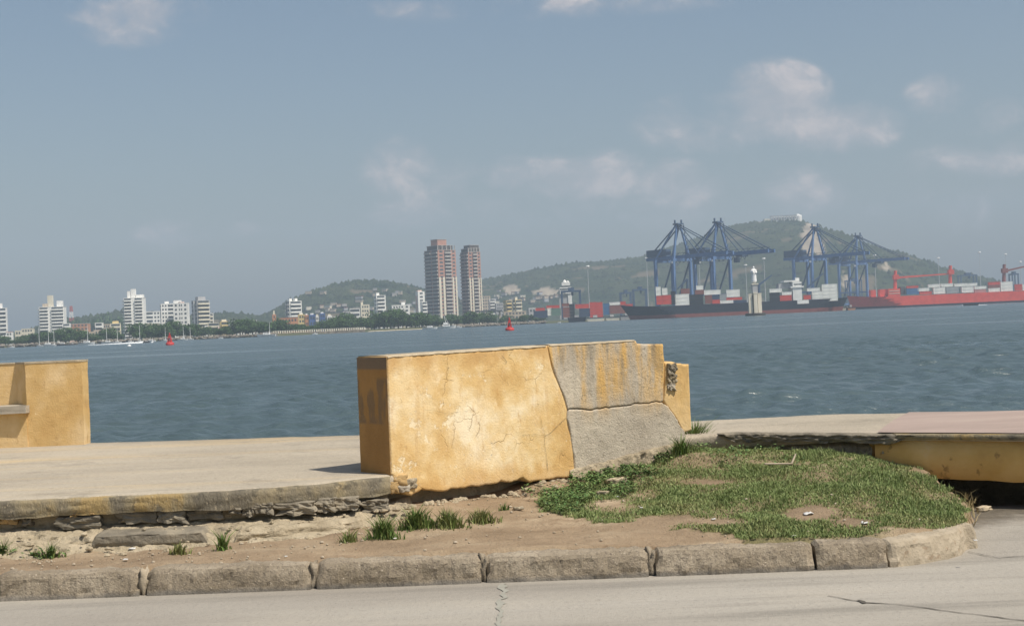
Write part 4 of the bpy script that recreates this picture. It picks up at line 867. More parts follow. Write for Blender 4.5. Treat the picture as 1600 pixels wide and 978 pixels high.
row(770, 850, 12, L_(494, 492), 4, 900, 960, 9, 15, 'small tree between the yellow building and the container yard', 'trees by the yard')
row(90, 200, 12, L_(500, 492), 5, 1300, 1400, 18, 28, 'distant tree on the skyline between the left towers', 'skyline trees at left')
# ------------------------------------------------------------------ left city
bal = lambda mt=FW: [(.02, .46, 'b', 1, mt), (.52, .98, 'b', 1, mt)]
building('apartment_tower', 'white balcony tower cut off by the left picture edge', -16, 8, 482, 1000, FW, .25, front=bal(), left=[(.1, .9, 'b', 1, FW)], tops=[(.3, .7, 4, FW)])
building('apartment_tower', 'white balconied tower with a tall stair core, second from left', 57, 98, 480, 1020, FW, .18, .7, front=[(.02, .36, 'b', 1, FW), (.50, .98, 'b', 1, FW)], left=[(.1, .9, 'b', 1, FW)], tops=[(.12, .36, 3, FT), (.33, .52, 9.5, FC), (.7, .92, 5, FW)], floors=11)
building('apartment_block', 'low white stepped block right of the second tower', 96, 109, 506, 1010, FW, .2, front=[(.1, .9, 'b', 1, FW)])
building('long_building', 'long low building with a reddish wall behind the moored sailboats', 107, 138, 506, 1100, FO, .1, .4, front=[(.05, .95, 'w', 5, None)], roof=FG)
building('house', 'small cream house among the trees left of the second tower', 22, 33, 517, 900, FC, .2, front=[(.1, .9, 'w', 2, None)])
building('house', 'cream flat roofed house beside the second tower', 31, 51, 514, 930, FC, .2, front=[(.05, .95, 'w', 4, None)])
building('house', 'white house low at the left edge behind boats', 8, 19, 519, 880, FW, .2, front=[(.1, .9, 'w', 2, None)], roof=ROOFR)
building('apartment_block', 'small white block with balconies left of the tan one', 147, 160, 505, 900, FW, .15, front=[(.1, .9, 'b', 1, FW)])
building('apartment_block', 'grey tan block between small white ones', 159, 172, 507, 920, FT, .15, front=[(.1, .9, 'w', 3, None)])
building('apartment_block', 'cream balconied low block left of the tall white tower', 169, 188, 506, 900, FC, .3, front=[(.08, .92, 'b', 1, FC)], tops=[(.2, .8, 2, FY)])
building('apartment_tower', 'tallest bright white balconied tower at left with square roof turret', 190, 224, 466, 960, FW, .16, .75, front=[(.02, .36, 'b', 1, FW), (.54, .90, 'b', 1, FW)], left=[(.1, .9, 'b', 1, FW)], tops=[(.16, .32, 5.5, FW), (.34, .56, 7, FW), (.58, .96, 2.6, FW)], floors=13)
building('apartment_block', 'pale block half hidden behind the tallest white tower', 222, 250, 487, 1080, FW, .25, front=[(.05, .5, 's', 1, None), (.55, .95, 'w', 2, None)], left=[(.1, .9, 's', 1, None)])
building('apartment_block', 'greyish white block with columns of square windows', 246, 272, 475, 1000, FW, .35, .8, front=[(.05, .45, 'w', 2, None), (.5, .95, 's', 1, None)], left=[(.1, .9, 'w', 3, None)], tops=[(.3, .6, 2, FW)])
building('apartment_block', 'pinkish white wide block beside the square windowed one', 269, 293, 474, 990, FW, .1, .7, front=[(.06, .3, 'w', 1, None), (.36, .64, 'w', 2, None), (.7, .94, 'w', 1, None)], tops=[(.0, .5, 2.5, FW), (.3, .7, 1.2, FP)])
building('house', 'low cream house under the white blocks', 226, 246, 506, 850, FC, .1, front=[(.1, .9, 'w', 3, None)])
building('apartment_tower', 'slim tower with shaded blue grey side and yellow lit balconies', 297, 325, 470, 960, FG, .72, .8, front=[(.05, .95, 'b', 1, FC)], left=[(.05, .4, 's', 1, None), (.45, .6, 'p', 1.0, FW), (.65, .95, 's', 1, None)], tops=[(.2, .8, 3, FG)])
building('apartment_block', 'short white annexe right of the slim tower', 322, 333, 490, 1000, FW, .3, front=[(.1, .9, 'b', 1, FC)])
building('house', 'stepped yellow building at the waterside below the slim tower', 341, 356, 503, 800, FY, .4, front=[(.1, .9, 'b', 1, FY)], tops=[(.2, .8, 1.6, FC)])
building('house', 'low cream balconied house left of the stepped yellow building', 322, 343, 505, 840, FC, .2, front=[(.05, .95, 'b', 1, FC)])
building('long_building', 'long flat white roofed hall far behind the trees', 345, 398, 501, 1200, FW, .05, .4, front=[(.05, .95, 'w', 8, None)], roof=FG)
building('house', 'white pavilion between tree crowns near the long hall', 373, 391, 503, 1000, FW, .1, front=[(.1, .9, 's', 1, None)], roof=ROOFR)
building('church_tower', 'small reddish church tower above the trees', 424, 431, 492, 900, FO, .3, 1, front=[(.2, .8, 'w', 1, None)], tops=[(.3, .7, 3, FC)])
building('long_building', 'long reddish brown roofed building left of the yellow house', 432, 465, 497, 860, FO, .15, .5, front=[(.05, .95, 'w', 6, None)], roof=ROOFR)
building('apartment_tower', 'grey white seven storey tower with bold balcony stripes', 444, 470, 471, 1050, FW, .55, .8, front=[(.08, .95, 'b', 1, FW)], left=[(.1, .45, 'b', 1, FG), (.55, .9, 'b', 1, FG)], tops=[(.1, .3, 2.5, FW), (.55, .75, 2.5, FW)])
for (x0, x1, yt, mt, lab) in ((464, 476, 492, FY, 'plain yellow waterfront house with no balconies'), (475.5, 482, 493, FO, 'narrow orange house right of the plain yellow one'), (481.5, 493, 492.5, FB, 'dark blue fronted house in the waterfront row'), (492.5, 498, 494, FW, 'narrow white house between two blue ones'), (498, 508, 490.5, FB, 'second blue fronted house in the waterfront row'), (510, 519, 494, FW, 'white cube house at the right end of the coloured row')):
    building('waterfront_house', lab, x0, x1, yt, 800, mt, .2, .9, front=[(.1, .9, 'w', 2, None)], tops=[(.2, .7, 1.2, FW if mt != FW else FC)])
building('house', 'white cube far right of the coloured row', 520, 526, 495.5, 820, FW, .2, front=[(.2, .8, 'w', 1, None)])
building('house', 'pale house left of the white office block', 533, 545, 487, 980, FG, .4, front=[(.1, .9, 'w', 2, None)])
building('apartment_block', 'white block with one long dark window band', 545, 562, 482, 960, FW, .1, .8, front=[(.05, .95, 's', 1, None)], roof=CONC)
building('apartment_block', 'cream block with a roof box right of the dark banded one', 561, 577, 476.5, 970, FC, .25, .8, front=[(.1, .9, 'w', 3, None)], tops=[(.05, .3, 2.2, FC)])
building('apartment_tower', 'slim white ten storey tower left of the twin towers', 583, 602, 462, 1080, FW, .35, .9, front=[(.1, .9, 'b', 1, FW)], left=[(.1, .9, 'w', 2, None)], tops=[(.1, .4, 2.5, FW)])
building('apartment_block', 'white stepped annexe at the foot of the slim white tower', 596, 609, 485, 1000, FW, .35, front=[(.1, .9, 'b', 1, FW)])
building('apartment_block', 'white long block with dark square windows right of the slim tower', 610, 640, 477, 1000, FW, .15, .6, front=[(.05, .65, 'w', 4, None), (.72, .95, 'w', 1, None)], tops=[(.55, .75, 2.4, FW)])
building('apartment_tower', 'white and pink tower tucked against the left twin tower', 648, 663, 456, 1130, FW, .5, .9, front=[(.1, .9, 'w', 1, None)], left=[(.3, .7, 'p', .9, FP)], tops=[(.1, .7, 1.5, FP)])
building('apartment_block', 'white rounded balcony block before the left twin tower', 656, 667, 472, 1090, FW, .4, .9, front=[(.1, .95, 'b', 1, FW)])
random.seed(77)
for q, px in enumerate(sorted(random.uniform(12, 655) for _ in range(26))):
    mt = random.choice((FW, FC, FW, FT, FP)); hz = 536.6-.0433*px; wpx = random.uniform(7, 15)
    building('house', f'{nth(q)} from left, small pale house half hidden in the shore trees', px, px+wpx, hz-random.uniform(6, 15), random.uniform(800, 900), mt, random.uniform(.05, .5), .8, front=[(.1, .9, 'w', 2, None)], roof=random.choice((mt, ROOFR, CONC)), group='small houses in the shore trees')
# twin unfinished towers
def twin(x0, x1, ytop, Y, label, steps, rot, ratio):
    r = building('unfinished_tower', label, x0, x1, ytop, Y, BRICK, rot, ratio, floors=21, front=[(.02, .34, 'w', 1, None), (.36, .72, 'b', 1, CONC), (.76, .98, 'w', 1, None)], left=[(.02, .48, 'b', 1, CONC), (.54, .98, 'b', 1, CONC)], roof=CONC, group='twin unfinished towers')
    w, d, h = r.children[0].dimensions if 0 else [q for q in r.children if q.name.startswith('wall')][0].data.vertices[6].co*2
    for (f0, f1) in ((.0, .33), (.75, 1.0)): piece('render_panel', ((f1-f0)*w*.34, .5, h*.64), FC, r, (-w/2+(f0+.17*(f1-f0))*w, -d/2-.3, h*.32)); piece('render_panel', ((f1-f0)*w*.34, .5, h*.64), FC, r, (-w/2+(f1-.17*(f1-f0))*w, -d/2-.3, h*.32))
    z = h
    for (sx, sy, ox, hh, mt) in steps:
        piece('roof_storey', (w*sx, d*sy, hh), mt, r, (ox*w, 0, z+hh/2)); piece('floor_slab', (w*sx*1.06, d*sy*1.06, .4), CONC, r, (ox*w, 0, z+hh+.2))
        for q in range(5): piece('column', (.7, .7, 4.2), CONC, r, (-w/2+.6+(w-1.2)*q/4, -d/2+.5, h+2.1)) if z == h else None
        z += hh+.4
    return r
twin(661.5, 711, 391, 1200, 'taller left twin tower, raw brick, with stepped roof', [(.82, .82, .0, 4.2, OPEN), (.5, .5, -.05, 5.5, BRICK)], .72, .95)
twin(718.5, 750, 394, 1215, 'slimmer right twin tower of raw brick with open top storeys', [(.9, .9, 0, 3.2, OPEN), (.75, .75, .1, 2.8, OPEN)], .6, 1.0)
building('house', 'beige block tucked behind the right twin tower', 750, 766, 463, 1350, FT, .2, front=[(.1, .9, 'w', 3, None)])
building('house', 'small white balconied house right of the twin towers', 763, 774, 468, 1250, FW, .2, front=[(.1, .9, 'b', 1, FW)])
building('house', 'low grey hall right of the small white balconied house', 773, 787, 474, 1150, FG, .2, front=[(.1, .9, 'w', 3, None)])
building('apartment_block', 'left wing of the pale yellow four storey building', 786, 800, 470, 1120, FY, .5, .9, front=[(.05, .95, 'b', 1, FY)], left=[(.1, .9, 'w', 2, None)])
building('apartment_block', 'right wing of the pale yellow building with roof turret', 801, 815, 469, 1110, FY, .4, .9, front=[(.05, .95, 'b', 1, FC)], left=[(.1, .9, 'b', 1, FC)], tops=[(.1, .45, 2.6, FC)])
building('long_building', 'low tan building under the pale yellow one', 786, 822, 487, 1040, FT, .1, .4, front=[(.05, .95, 'w', 6, None)])
building('house', 'pale grey little building left of the container yard', 824, 838, 482, 1000, FG, .2, front=[(.1, .9, 'w', 2, None)], roof=FW)
pr = aty(767, 486, 960); r = thing('open_pavilion', 'dark flat roofed open pavilion on the shore by the twin towers', 'pavilion', (pr.x, 960, GZ)); hz = pr.z-GZ; piece('roof', (17, 8, 1.2), DKROOF, r, (0, 0, hz)); 
for q in (-6.6, 0, 6.6): piece('column', (1.3, 1.3, hz-.6), FT, r, (q, -2, (hz-.6)/2))
p = aty(111, 478, 1500); r = thing('lattice_mast', 'red and white lattice radio mast right of the second tower', 'mast', (p.x, 1500, GZ)); H2 = p.z-GZ; RDM, WHM = wm_('mast_red', (.5, .1, .08)), FW
for q in range(6):
    m = MB(); z0, z1 = H2*q/6, H2*(q+1)/6; w0, w1 = 3.2-2.3*q/6, 3.2-2.3*(q+1)/6
    for sx_ in (-1, 1):
        for sy_ in (-1, 1): m.bar((sx_*w0, sy_*w0, z0), (sx_*w1, sy_*w1, z1), .55)
    m.bar((-w0, -w0, z0), (w1, -w1, z1), .4); m.bar((w0, -w0, z0), (-w1, -w1, z1), .4); m.build('section', RDM if q % 2 else WHM, r)
# waterfront balustrade, rocks, beach
a, b = aty(428, 521, 695), aty(570, 516, 722); r = thing('waterfront_balustrade', 'long low balustrade with pale posts along the shore road', 'balustrade', (0, 0, 0)); dv = Vector((b.x-a.x, b.y-a.y, 0)); ang = math.atan2(dv.y, dv.x); Ln = dv.length
piece('base_wall', (Ln, 1.2, 1.6), ROCK, r, ((a.x+b.x)/2, (a.y+b.y)/2-1, -.25), ang)
for q in range(42): piece('post', (.6, .5, 1.2), FC, r, (a.x+dv.x*q/41, a.y+dv.y*q/41-1, 1.1), ang)
piece('rail', (Ln, .4, .18), CONC, r, ((a.x+b.x)/2, (a.y+b.y)/2-1, 1.81), ang)
m = MB(); random.seed(5)
def rocks(px0, px1, Y0, Y1, n_, nm, lab):
    m = MB()
    for q in range(n_):
        s = random.random(); Y = Y0+(Y1-Y0)*s+random.uniform(-3, 2); x = (px0+(px1-px0)*s-800)/F*Y; rr = random.uniform(.5, 1.5); m.lathe((x, Y, random.uniform(-1, .1)), [(rr*.6, -.5), (rr, .2*rr), (rr*.7, .7*rr), (rr*.2, rr*.9)], 6, random.uniform(.7, 1.5), random.uniform(.7, 1.3))
    stuff(m.build(nm, ROCK), lab, 'rocks')
rocks(715, 850, 790, 870, 260, 'shore_rocks', 'brown rubble rocks along the shore below the twin towers'); rocks(0, 430, 700, 688, 200, 'shoreline_stones', 'dark stones along the water edge of the left shore')
a = (575-800)/F*722; MB_ = MB().add([(a, 716, WATER+.05), ((660-800)/F*760, 755, WATER+.05), ((660-800)/F*765, 760, -.5), (a, 722, -.5)], [(0, 1, 2, 3)]); struct(MB_.build('sand_beach', mat('sand', (.48, .42, .32), .3)))
# ------------------------------------------------------------------ port: quay, cranes, yard
QP = [((985-800)/F*905, 905), ((1120-800)/F*884, 884), (230, 962), (250, 1068), (470, 1078)]; m = MB(); n = len(QP)
V = [(x, y, 1.4) for x, y in QP]+[(700, 1500, 1.4), (60, 1500, 1.4)]; V += [(x, y, -2) for x, y, z in V]; k = len(V)//2
struct(m.add(V, [tuple(range(k))]+[(i, k+i, k+(i+1) % k, (i+1) % k) for i in range(k)]).build('quay', QUAY))
def sts(px, ytop, Y, label, rz=R_(-52)):
    p = aty(px, ytop, Y); s = (p.z-1.4)/65; r = thing('gantry_crane', label, 'crane', (p.x+2*s*math.cos(rz), Y, 1.4), rz, 'ship to shore gantry cranes'); B = lambda nm, mb, mt=STEELB: mb.build(nm, mt, r); S = lambda *q: tuple(c*s for c in q)
    for x in (0, -18):
        for y in (-8.5, 8.5): B('leg', MB().bar(S(x, y, 0), S(x, y, 39), 1.9*s))
        B('sill_beam', MB().bar(S(x, -9.5, 2.5), S(x, 9.5, 2.5), 1.6*s)); B('portal_beam', MB().bar(S(x, -9.5, 38.5), S(x, 9.5, 38.5), 2*s))
        for y in (-8.5, 8.5): B('wheel_truck', MB().span(*(q*s for q in (x-1, x+1, y-3, y+3, 0, 1.5))), STEELD)
    for y in (-8.5, 8.5):
        B('leg_tie', MB().bar(S(-18, y, 13), S(0, y, 13), 1.2*s)); B('brace', MB().bar(S(-17, y, 3), S(-1, y, 37), .9*s), STEELD)
    for y in (-3.2, 3.2): B('boom_girder', MB().bar(S(-32, y, 40.5), S(46, y, 40.5), 1.3*s, 2.4*s))
    tr = MB()
    for q in range(14): tr.bar(S(-31+q*5.8, -3.2, 40.5), S(-31+q*5.8, 3.2, 40.5), .6*s); tr.bar(S(-31+q*5.8, -3.2, 41.8), S(-28+q*5.8, -3.2, 43.2), .25*s)
    tr.bar(S(-30, -3.4, 43.2), S(46, -3.4, 43.2), .25*s); B('boom_lattice', tr, STEELD); fe = MB()
    for q in range(9): fe.bar(S(-16+q*4, 4, 39.2), S(-14+q*4, 4, 36.6), .3*s); fe.bar(S(-14+q*4, 4, 36.6), S(-12+q*4, 4, 39.2), .3*s)
    B('festoon', fe, STEELD); B('machinery_house', MB().span(*(q*s for q in (-31, -15, -4.5, 4.5, 42, 47))), STEELD)
    for y in (-1, 1):
        B('apex_leg', MB().bar(S(0, y*8, 39), S(-2, y*1.6, 64), 1.5*s, w2=1.0*s)); B('apex_back_leg', MB().bar(S(-18, y*8, 40), S(-2.5, y*1.6, 64), 1.0*s)); B('forestay', MB().bar(S(-2, y*1.6, 63.5), S(43, y*3.2, 41.5), .55*s), STEELD); B('inner_forestay', MB().bar(S(-2, y*1.6, 63), S(20, y*3.2, 41.5), .5*s), STEELD); B('backstay', MB().bar(S(-2, y*1.6, 63.5), S(-30, y*3.2, 42), .7*s), STEELD)
    B('apex_platform', MB().span(*(q*s for q in (-4.5, .5, -3, 3, 63.5, 64.6))), STEELD); B('apex_sheaves', MB().bar(S(-3.2, -2, 64.4), S(-3.2, -2, 67), .9*s).bar(S(-.8, 2, 64.4), S(-.8, 2, 67), .9*s), STEELD); st = MB()
    for q in range(6): st.bar(S(1.4, 5-q*.6, 41+q*3.7), S(1.4, 7-q*1.0, 44.7+q*3.7), .5*s)
    B('apex_ladder', st, STEELD); B('trolley', MB().span(*(q*s for q in (16, 22, -3, 3, 38, 39.6))), STEELD); B('cab', MB().span(*(q*s for q in (10.5, 13.5, 1, 4, 34.5, 38))), STEELD); B('lamp', MB().span(*(q*s for q in (-1, .4, -9.8, -9, 36, 37.6))), LAMP); return r
sts(1060, 348, 915, 'leftmost blue gantry crane at the port, before the ridge'); sts(1122, 345, 925, 'second blue gantry crane from left, tallest over the dark ship')
sts(1274, 353, 1010, 'third blue gantry crane, in front of the pale cliff'); sts(1341, 367, 1130, 'rightmost blue gantry crane with its boom reaching right', R_(-47))
def rtg(x0, x1, ytop, Y, label, mt=STEELD, base=1.4, cab=True):
    a, b = aty(x0, ytop, Y), aty(x1, ytop, Y); r = thing('yard_crane', label, 'crane', ((a.x+b.x)/2, Y, base), 0, 'yard gantry cranes'); w, h = b.x-a.x, (a.z+b.z)/2-base
    for y in (-4, 4):
        for x in (-w/2+.6, w/2-.6): MB().bar((x, y, 0), (x, y, h-1), 1.1).build('leg', mt, r)
        MB().bar((-w/2, y, h-1), (w/2, y, h-1), 1.3).build('girder', mt, r)
    for x in (-w/2+.6, w/2-.6): MB().bar((x, -5, 1), (x, 5, 1), 1.1).build('sill', mt, r)
    MB().span(-w*.12, w*.16, -3.5, 3.5, h-.4, h+1.6).build('trolley', mt, r)
    if cab: MB().span(w*.02, w*.12, -3.2, -.8, h-4.2, h-1.8).build('cab', mt, r)
rtg(876, 907, 453, 930, 'dark blue yard gantry crane in front of the control tower'); rtg(968, 986, 456, 1050, 'faint dark yard crane left of the first blue gantry crane'); rtg(988, 1010, 451, 1060, 'second faint yard crane right beside the first blue gantry crane')
rtg(1498, 1524, 429, 1250, 'dark blue yard crane behind the red ship containers'); rtg(1578, 1589, 427, 1230, 'dark blue yard crane near the right picture edge', cab=False); rtg(1321, 1345, 437, 1300, 'small faint yard crane behind the fourth gantry crane')
# control tower
p = aty(883, 436, 1010); r = thing('control_tower', 'white port control tower with a banded cabin and domes', 'tower', (p.x, 1010, 1.4)); h = p.z-1.4; k = 1010/F
piece('shaft', (8, 7, h*.72), FG, r, (-3*k, 0, h*.36)); piece('shaft_corner', (6*k, 7.5, h*.72), FW, r, (6*k, -.4, h*.36)); piece('lower_cabin', (18*k, 9.5, 10*k), FW, r, (-.5*k, 0, h-18*k)); piece('window_band', (16*k, 9.7, 2*k), GLASS, r, (-1*k, 0, h-16*k)); piece('upper_cabin', (13*k, 8, 5*k), FW, r, (.5*k, 0, h-8*k)); piece('window_band', (13.6*k, 8.2, 1.6*k), GLASS, r, (.5*k, 0, h-11.6*k)); piece('window_band', (7*k, 9.8, 1.4*k), GLASS, r, (-4*k, 0, h-21*k))
MB().lathe((-1*k, 0, h-6*k), [(3.2*k, 0), (3*k, 2*k), (1.5*k, 4*k), (.2, 5*k)], 12).build('dome', FW, r); MB().lathe((4*k, 0, h-6*k), [(2*k, 0), (2*k, 2*k), (.2, 3.4*k)], 10).build('dome', FW, r); piece('side_box', (4*k, 5, 5*k), FW, r, (9*k, -1, h-20*k))
for (px, yt, Y, lab) in ((918, 416, 1000, 'tall floodlight mast right of the control tower'), (1092, 410, 1150, 'floodlight mast between the two left gantry cranes'), (1165, 414, 1200, 'floodlight mast just left of the statue'), (1193.5, 404, 1150, 'floodlight mast just right of the statue'), (1366.5, 399, 1200, 'floodlight mast under the rightmost gantry boom'), (1466, 403, 1300, 'floodlight mast above the left crane of the red ship'), (1530, 394, 1300, 'tallest floodlight mast above the red ship'), (1571, 397, 1350, 'floodlight mast beside the right deck crane'), (1594, 409, 1250, 'short floodlight mast nearest the right picture edge'), (1010, 403, 1200, 'floodlight mast behind the leftmost gantry crane')):
    p = aty(px, yt, Y); r = thing('floodlight_mast', lab, 'light mast', (p.x, Y, 1.4)); h = p.z-1.4; MB().bar((0, 0, 0), (0, 0, h), .75, n=8, w2=.35).build('pole', MASTG, r); MB().lathe((0, 0, h-.6), [(1.3, 0), (1.5, .5), (1.2, 1.1)], 10).build('lamp_ring', LAMP, r)
# containers
CM = {'white': wm_('container_white', (.84, .83, .77)), 'red': wm_('container_red', (.60, .08, .055)), 'brown': wm_('container_brown', (.26, .10, .075)), 'navy': wm_('container_navy', (.05, .075, .13)), 'blue': wm_('container_blue', (.06, .16, .32)), 'grey': wm_('container_grey', (.36, .38, .38)), 'green': wm_('container_green', (.15, .24, .19)), 'black': wm_('container_black', (.025, .03, .035)), 'pink': wm_('container_pink', (.52, .26, .24))}
ORD = ['first', 'second', 'third', 'fourth', 'fifth', 'sixth', 'seventh', 'eighth', 'ninth', 'tenth', 'eleventh', 'twelfth', 'thirteenth', 'fourteenth', 'fifteenth', 'sixteenth', 'seventeenth', 'eighteenth', 'nineteenth', 'twentieth']
_cn = {}
def cont_mesh(w, h, c):
    k = (round(w, 1), round(h, 1), c)
    if k not in _cn:
        m = MB().box((0, 0, 0), (w*.97, 2.44, h*.96)); nr = 7
        for q in range(nr): x = -w*.44+w*.88*q/(nr-1); m.box((x, -1.26, 0), (w*.045, .1, h*.82)); 
        for x in (-w*.485, w*.485): m.box((x, -1.24, 0), (.3, .22, h*.97))
        for z in (-h*.46, h*.46): m.box((0, -1.235, z), (w*.968, .2, h*.06))
        me = m.mesh('container'); me.materials.append(CM[c]); _cn[k] = me
    return _cn[k]
def containers(rects, Y, place, group):
    items = []
    for (x0, x1, y0, y1, c, nc, nt) in rects:
        a, b = aty(x0, y1, Y), aty(x1, y0, Y); zt, zb = aty((x0+x1)/2, y0, Y).z, aty((x0+x1)/2, y1, Y).z
        for i in range(nc):
            for j in range(nt): w, h = (b.x-a.x)/nc, (zt-zb)/nt; items.append((a.x+w*(i+.5), zb+h*(j+.5), w, h, c))
    cnt = {}
    for (x, z, w, h, c) in sorted(items, key=lambda q: (q[0], q[1])):
        i = cnt.get(c, 0); cnt[c] = i+1; o = bpy.data.objects.new('shipping_container', cont_mesh(w, h, c)); COL.objects.link(o); o.location = (x, Y, z)
        tag(o, f'{ORD[i] if i < 20 else str(i+1)+"th"} {c} container counted from the left {place}', 'container', group)
containers([(922, 931.5, 472, 496, 'red', 1, 5), (931.5, 941, 472, 496, 'red', 1, 5), (837, 851, 481, 485.5, 'red', 2, 1), (854, 874, 477, 481.5, 'red', 2, 1), (834, 855, 485.5, 497, 'navy', 2, 2), (861, 876, 481.5, 493, 'green', 1, 2), (880, 890, 480, 496, 'brown', 1, 3), (890, 897, 475, 496, 'black', 1, 4), (899, 920, 475, 482, 'red', 2, 1), (905, 921.5, 482, 495, 'navy', 1, 2), (878, 889, 474, 479, 'brown', 1, 1), (943, 952, 474, 492, 'blue', 1, 3), (952, 969, 472, 476.5, 'white', 1, 1), (969, 977, 471, 476.5, 'red', 1, 1), (952, 976, 477, 490, 'brown', 2, 2), (977, 988, 475, 488, 'red', 1, 2), (856, 861, 481, 493, 'white', 1, 2)], 905, 'in the quayside container yard', 'containers in the yard')
# ships
def ship(label, x0, x1, ywl0, Y, hull, boot, dh, beam, name='cargo_ship', boot_h=2.4, bow=1, rake=.05):
    a, b = aty(x0, ywl0, Y), aty(x1, ywl0, Y); L = b.x-a.x; r = thing(name, label, 'ship', ((a.x+b.x)/2, Y, WATER)); N = 34
    def hw(s, lv):  # half width along the ship, lv 0 keel .. 1 deck
        fb_ = min(1, (s/(.22-.10*lv))**.75) if s > 0 else 0; ft = min(1, ((1-s)/.07)**.5*(.72+.28*lv)) if s < 1 else .55; return beam/2*max(.015, fb_)*max(.5, ft)
    def mk(z0, z1, nm, mt, cap=False, e0=0., e1=1.):
        V = []; nl = 4
        for sd_ in (-1, 1):
            for i in range(N+1):
                s = i/N
                for j in range(nl+1):
                    lv = e0+(e1-e0)*j/nl; sh_ = dh*.22*max(0, 1-s/.16)**2*lv+dh*.06*max(0, (s-.8)/.2)**2; x = -L/2+L*s-(L*rake*lv*(1-s)**6)+(L*.03*lv*s**10); V.append((x, sd_*hw(s, lv), z0+(z1-z0)*j/nl+sh_))
        f = grid_faces(N+1, nl+1); o = (N+1)*(nl+1); f = np.concatenate([f, grid_faces(N+1, nl+1, True)+o]); mb = MB(); mb.v = [tuple(v) for v in V]; mb.f = [tuple(q) for q in f.tolist()]+[tuple([N*(nl+1)+j for j in range(nl+1)]+[o+N*(nl+1)+j for j in range(nl, -1, -1)])]
        if cap: mb.f += [(i*(nl+1)+nl, (i+1)*(nl+1)+nl, o+(i+1)*(nl+1)+nl, o+i*(nl+1)+nl) for i in range(N)]
        mb.build(nm, mt, r, smooth=False)
    mk(-1.5, boot_h, 'boot_topping', boot, e1=boot_h/dh); mk(boot_h, dh, 'hull', hull, True, boot_h/dh, 1); return r, L
Yd = 862
dark, Ld = ship('long dark hulled container ship lying under the left gantry cranes', 986, 1312, 492, Yd, HULLK, BOOT, 8.2, 22); YC = Yd-9.2; kd = Yd/F
containers([(1025, 1031.5, 448, 462, 'white', 1, 2), (1035, 1042, 450, 461, 'white', 1, 2), (1026, 1035, 462, 476, 'red', 1, 2), (1035.5, 1048, 461, 475.5, 'red', 1, 2), (1055, 1076, 459.5, 477.5, 'white', 1, 3), (1064, 1077, 451, 459.2, 'brown', 1, 1), (1049, 1055, 455, 476, 'black', 1, 3), (1077, 1098, 460, 476.5, 'black', 1, 3), (1088, 1098, 446, 453, 'white', 1, 1), (1086, 1099, 453, 460, 'brown', 1, 1), (1100, 1125, 453, 460.5, 'white', 2, 1), (1102, 1112, 461, 474.5, 'brown', 1, 2), (1112.5, 1123, 461, 468, 'navy', 1, 1), (1112.5, 1124, 468, 474.5, 'red', 1, 1), (1125, 1145, 469, 474.5, 'white', 1, 1), (1135, 1155, 452.5, 464, 'white', 1, 2), (1125, 1134, 459, 468.5, 'grey', 1, 1), (1134.5, 1159, 464.5, 468.7, 'red', 1, 1), (1145.5, 1166, 469, 475, 'navy', 1, 1),
            (1202, 1221, 451, 457, 'white', 1, 1), (1203, 1217.5, 457.2, 471, 'black', 1, 2), (1221.5, 1236, 456, 461, 'white', 1, 1), (1218, 1236, 461.2, 472.5, 'red', 1, 2), (1256, 1266, 461, 468, 'red', 1, 1), (1261, 1280, 450, 455, 'white', 1, 1), (1269, 1284.5, 455.2, 471, 'white', 1, 3), (1285, 1296, 444, 470.5, 'white', 1, 5), (1296.3, 1307, 443.5, 470, 'white', 1, 5), (1255, 1268, 468.2, 473, 'grey', 1, 1)], YC, 'on the dark ship', 'containers on the dark ship')
def sp_(px, py, Y): p = aty(px, py, Y); return p
def acc(r, px0, px1, y0, y1, Y, mt, nm, dep=10):
    a, b = aty(px0, y1, Y), aty(px1, y1, Y); zt = aty((px0+px1)/2, y0, Y).z; o = r.location; piece(nm, (b.x-a.x, dep, zt-a.z), mt, r, ((a.x+b.x)/2-o.x, Y-o.y+dep/2, (zt+a.z)/2-o.z))
acc(dark, 1240, 1254, 440, 478, YC-1.5, FW, 'deckhouse', 14); acc(dark, 1236, 1256, 447, 450, YC-2, FW, 'bridge_wing', 15); acc(dark, 1225, 1249, 438, 441, YC-1, FW, 'bridge_roof', 12); acc(dark, 1217, 1240, 443, 451, YC+1, FG, 'funnel_casing', 9); acc(dark, 1240.6, 1253.4, 443.5, 445.4, YC-1.6, GLASS, 'bridge_window', 1); acc(dark, 1246, 1264, 469, 475, YC-2, FW, 'lifeboat_deck', 3)
acc(dark, 1243, 1249, 434, 439, YC, FW, 'radar_mast', 1.5)
for (pa, pb, pc) in (((1186, 470), (1186, 445), (1206, 430)), ((1262, 462), (1262, 449), (1286, 427)), ((1074, 470), (1074, 436), (1058, 452))):
    a, b, c = (aty(q[0], q[1], Yd) for q in (pa, pb, pc)); o = dark.location; MB().bar(a-o, b-o, 1.6, n=8).bar(b-o, c-o, 1.3, w2=.7).build('deck_crane', STEELD, dark)
Yr = 1040
redship, Lr = ship('bright red cargo ship with red deck cranes at right', 1331, 1680, 478, Yr, HULLR, HULLK, 9.2, 22, boot_h=1.6, rake=.02); YR = Yr-9.0
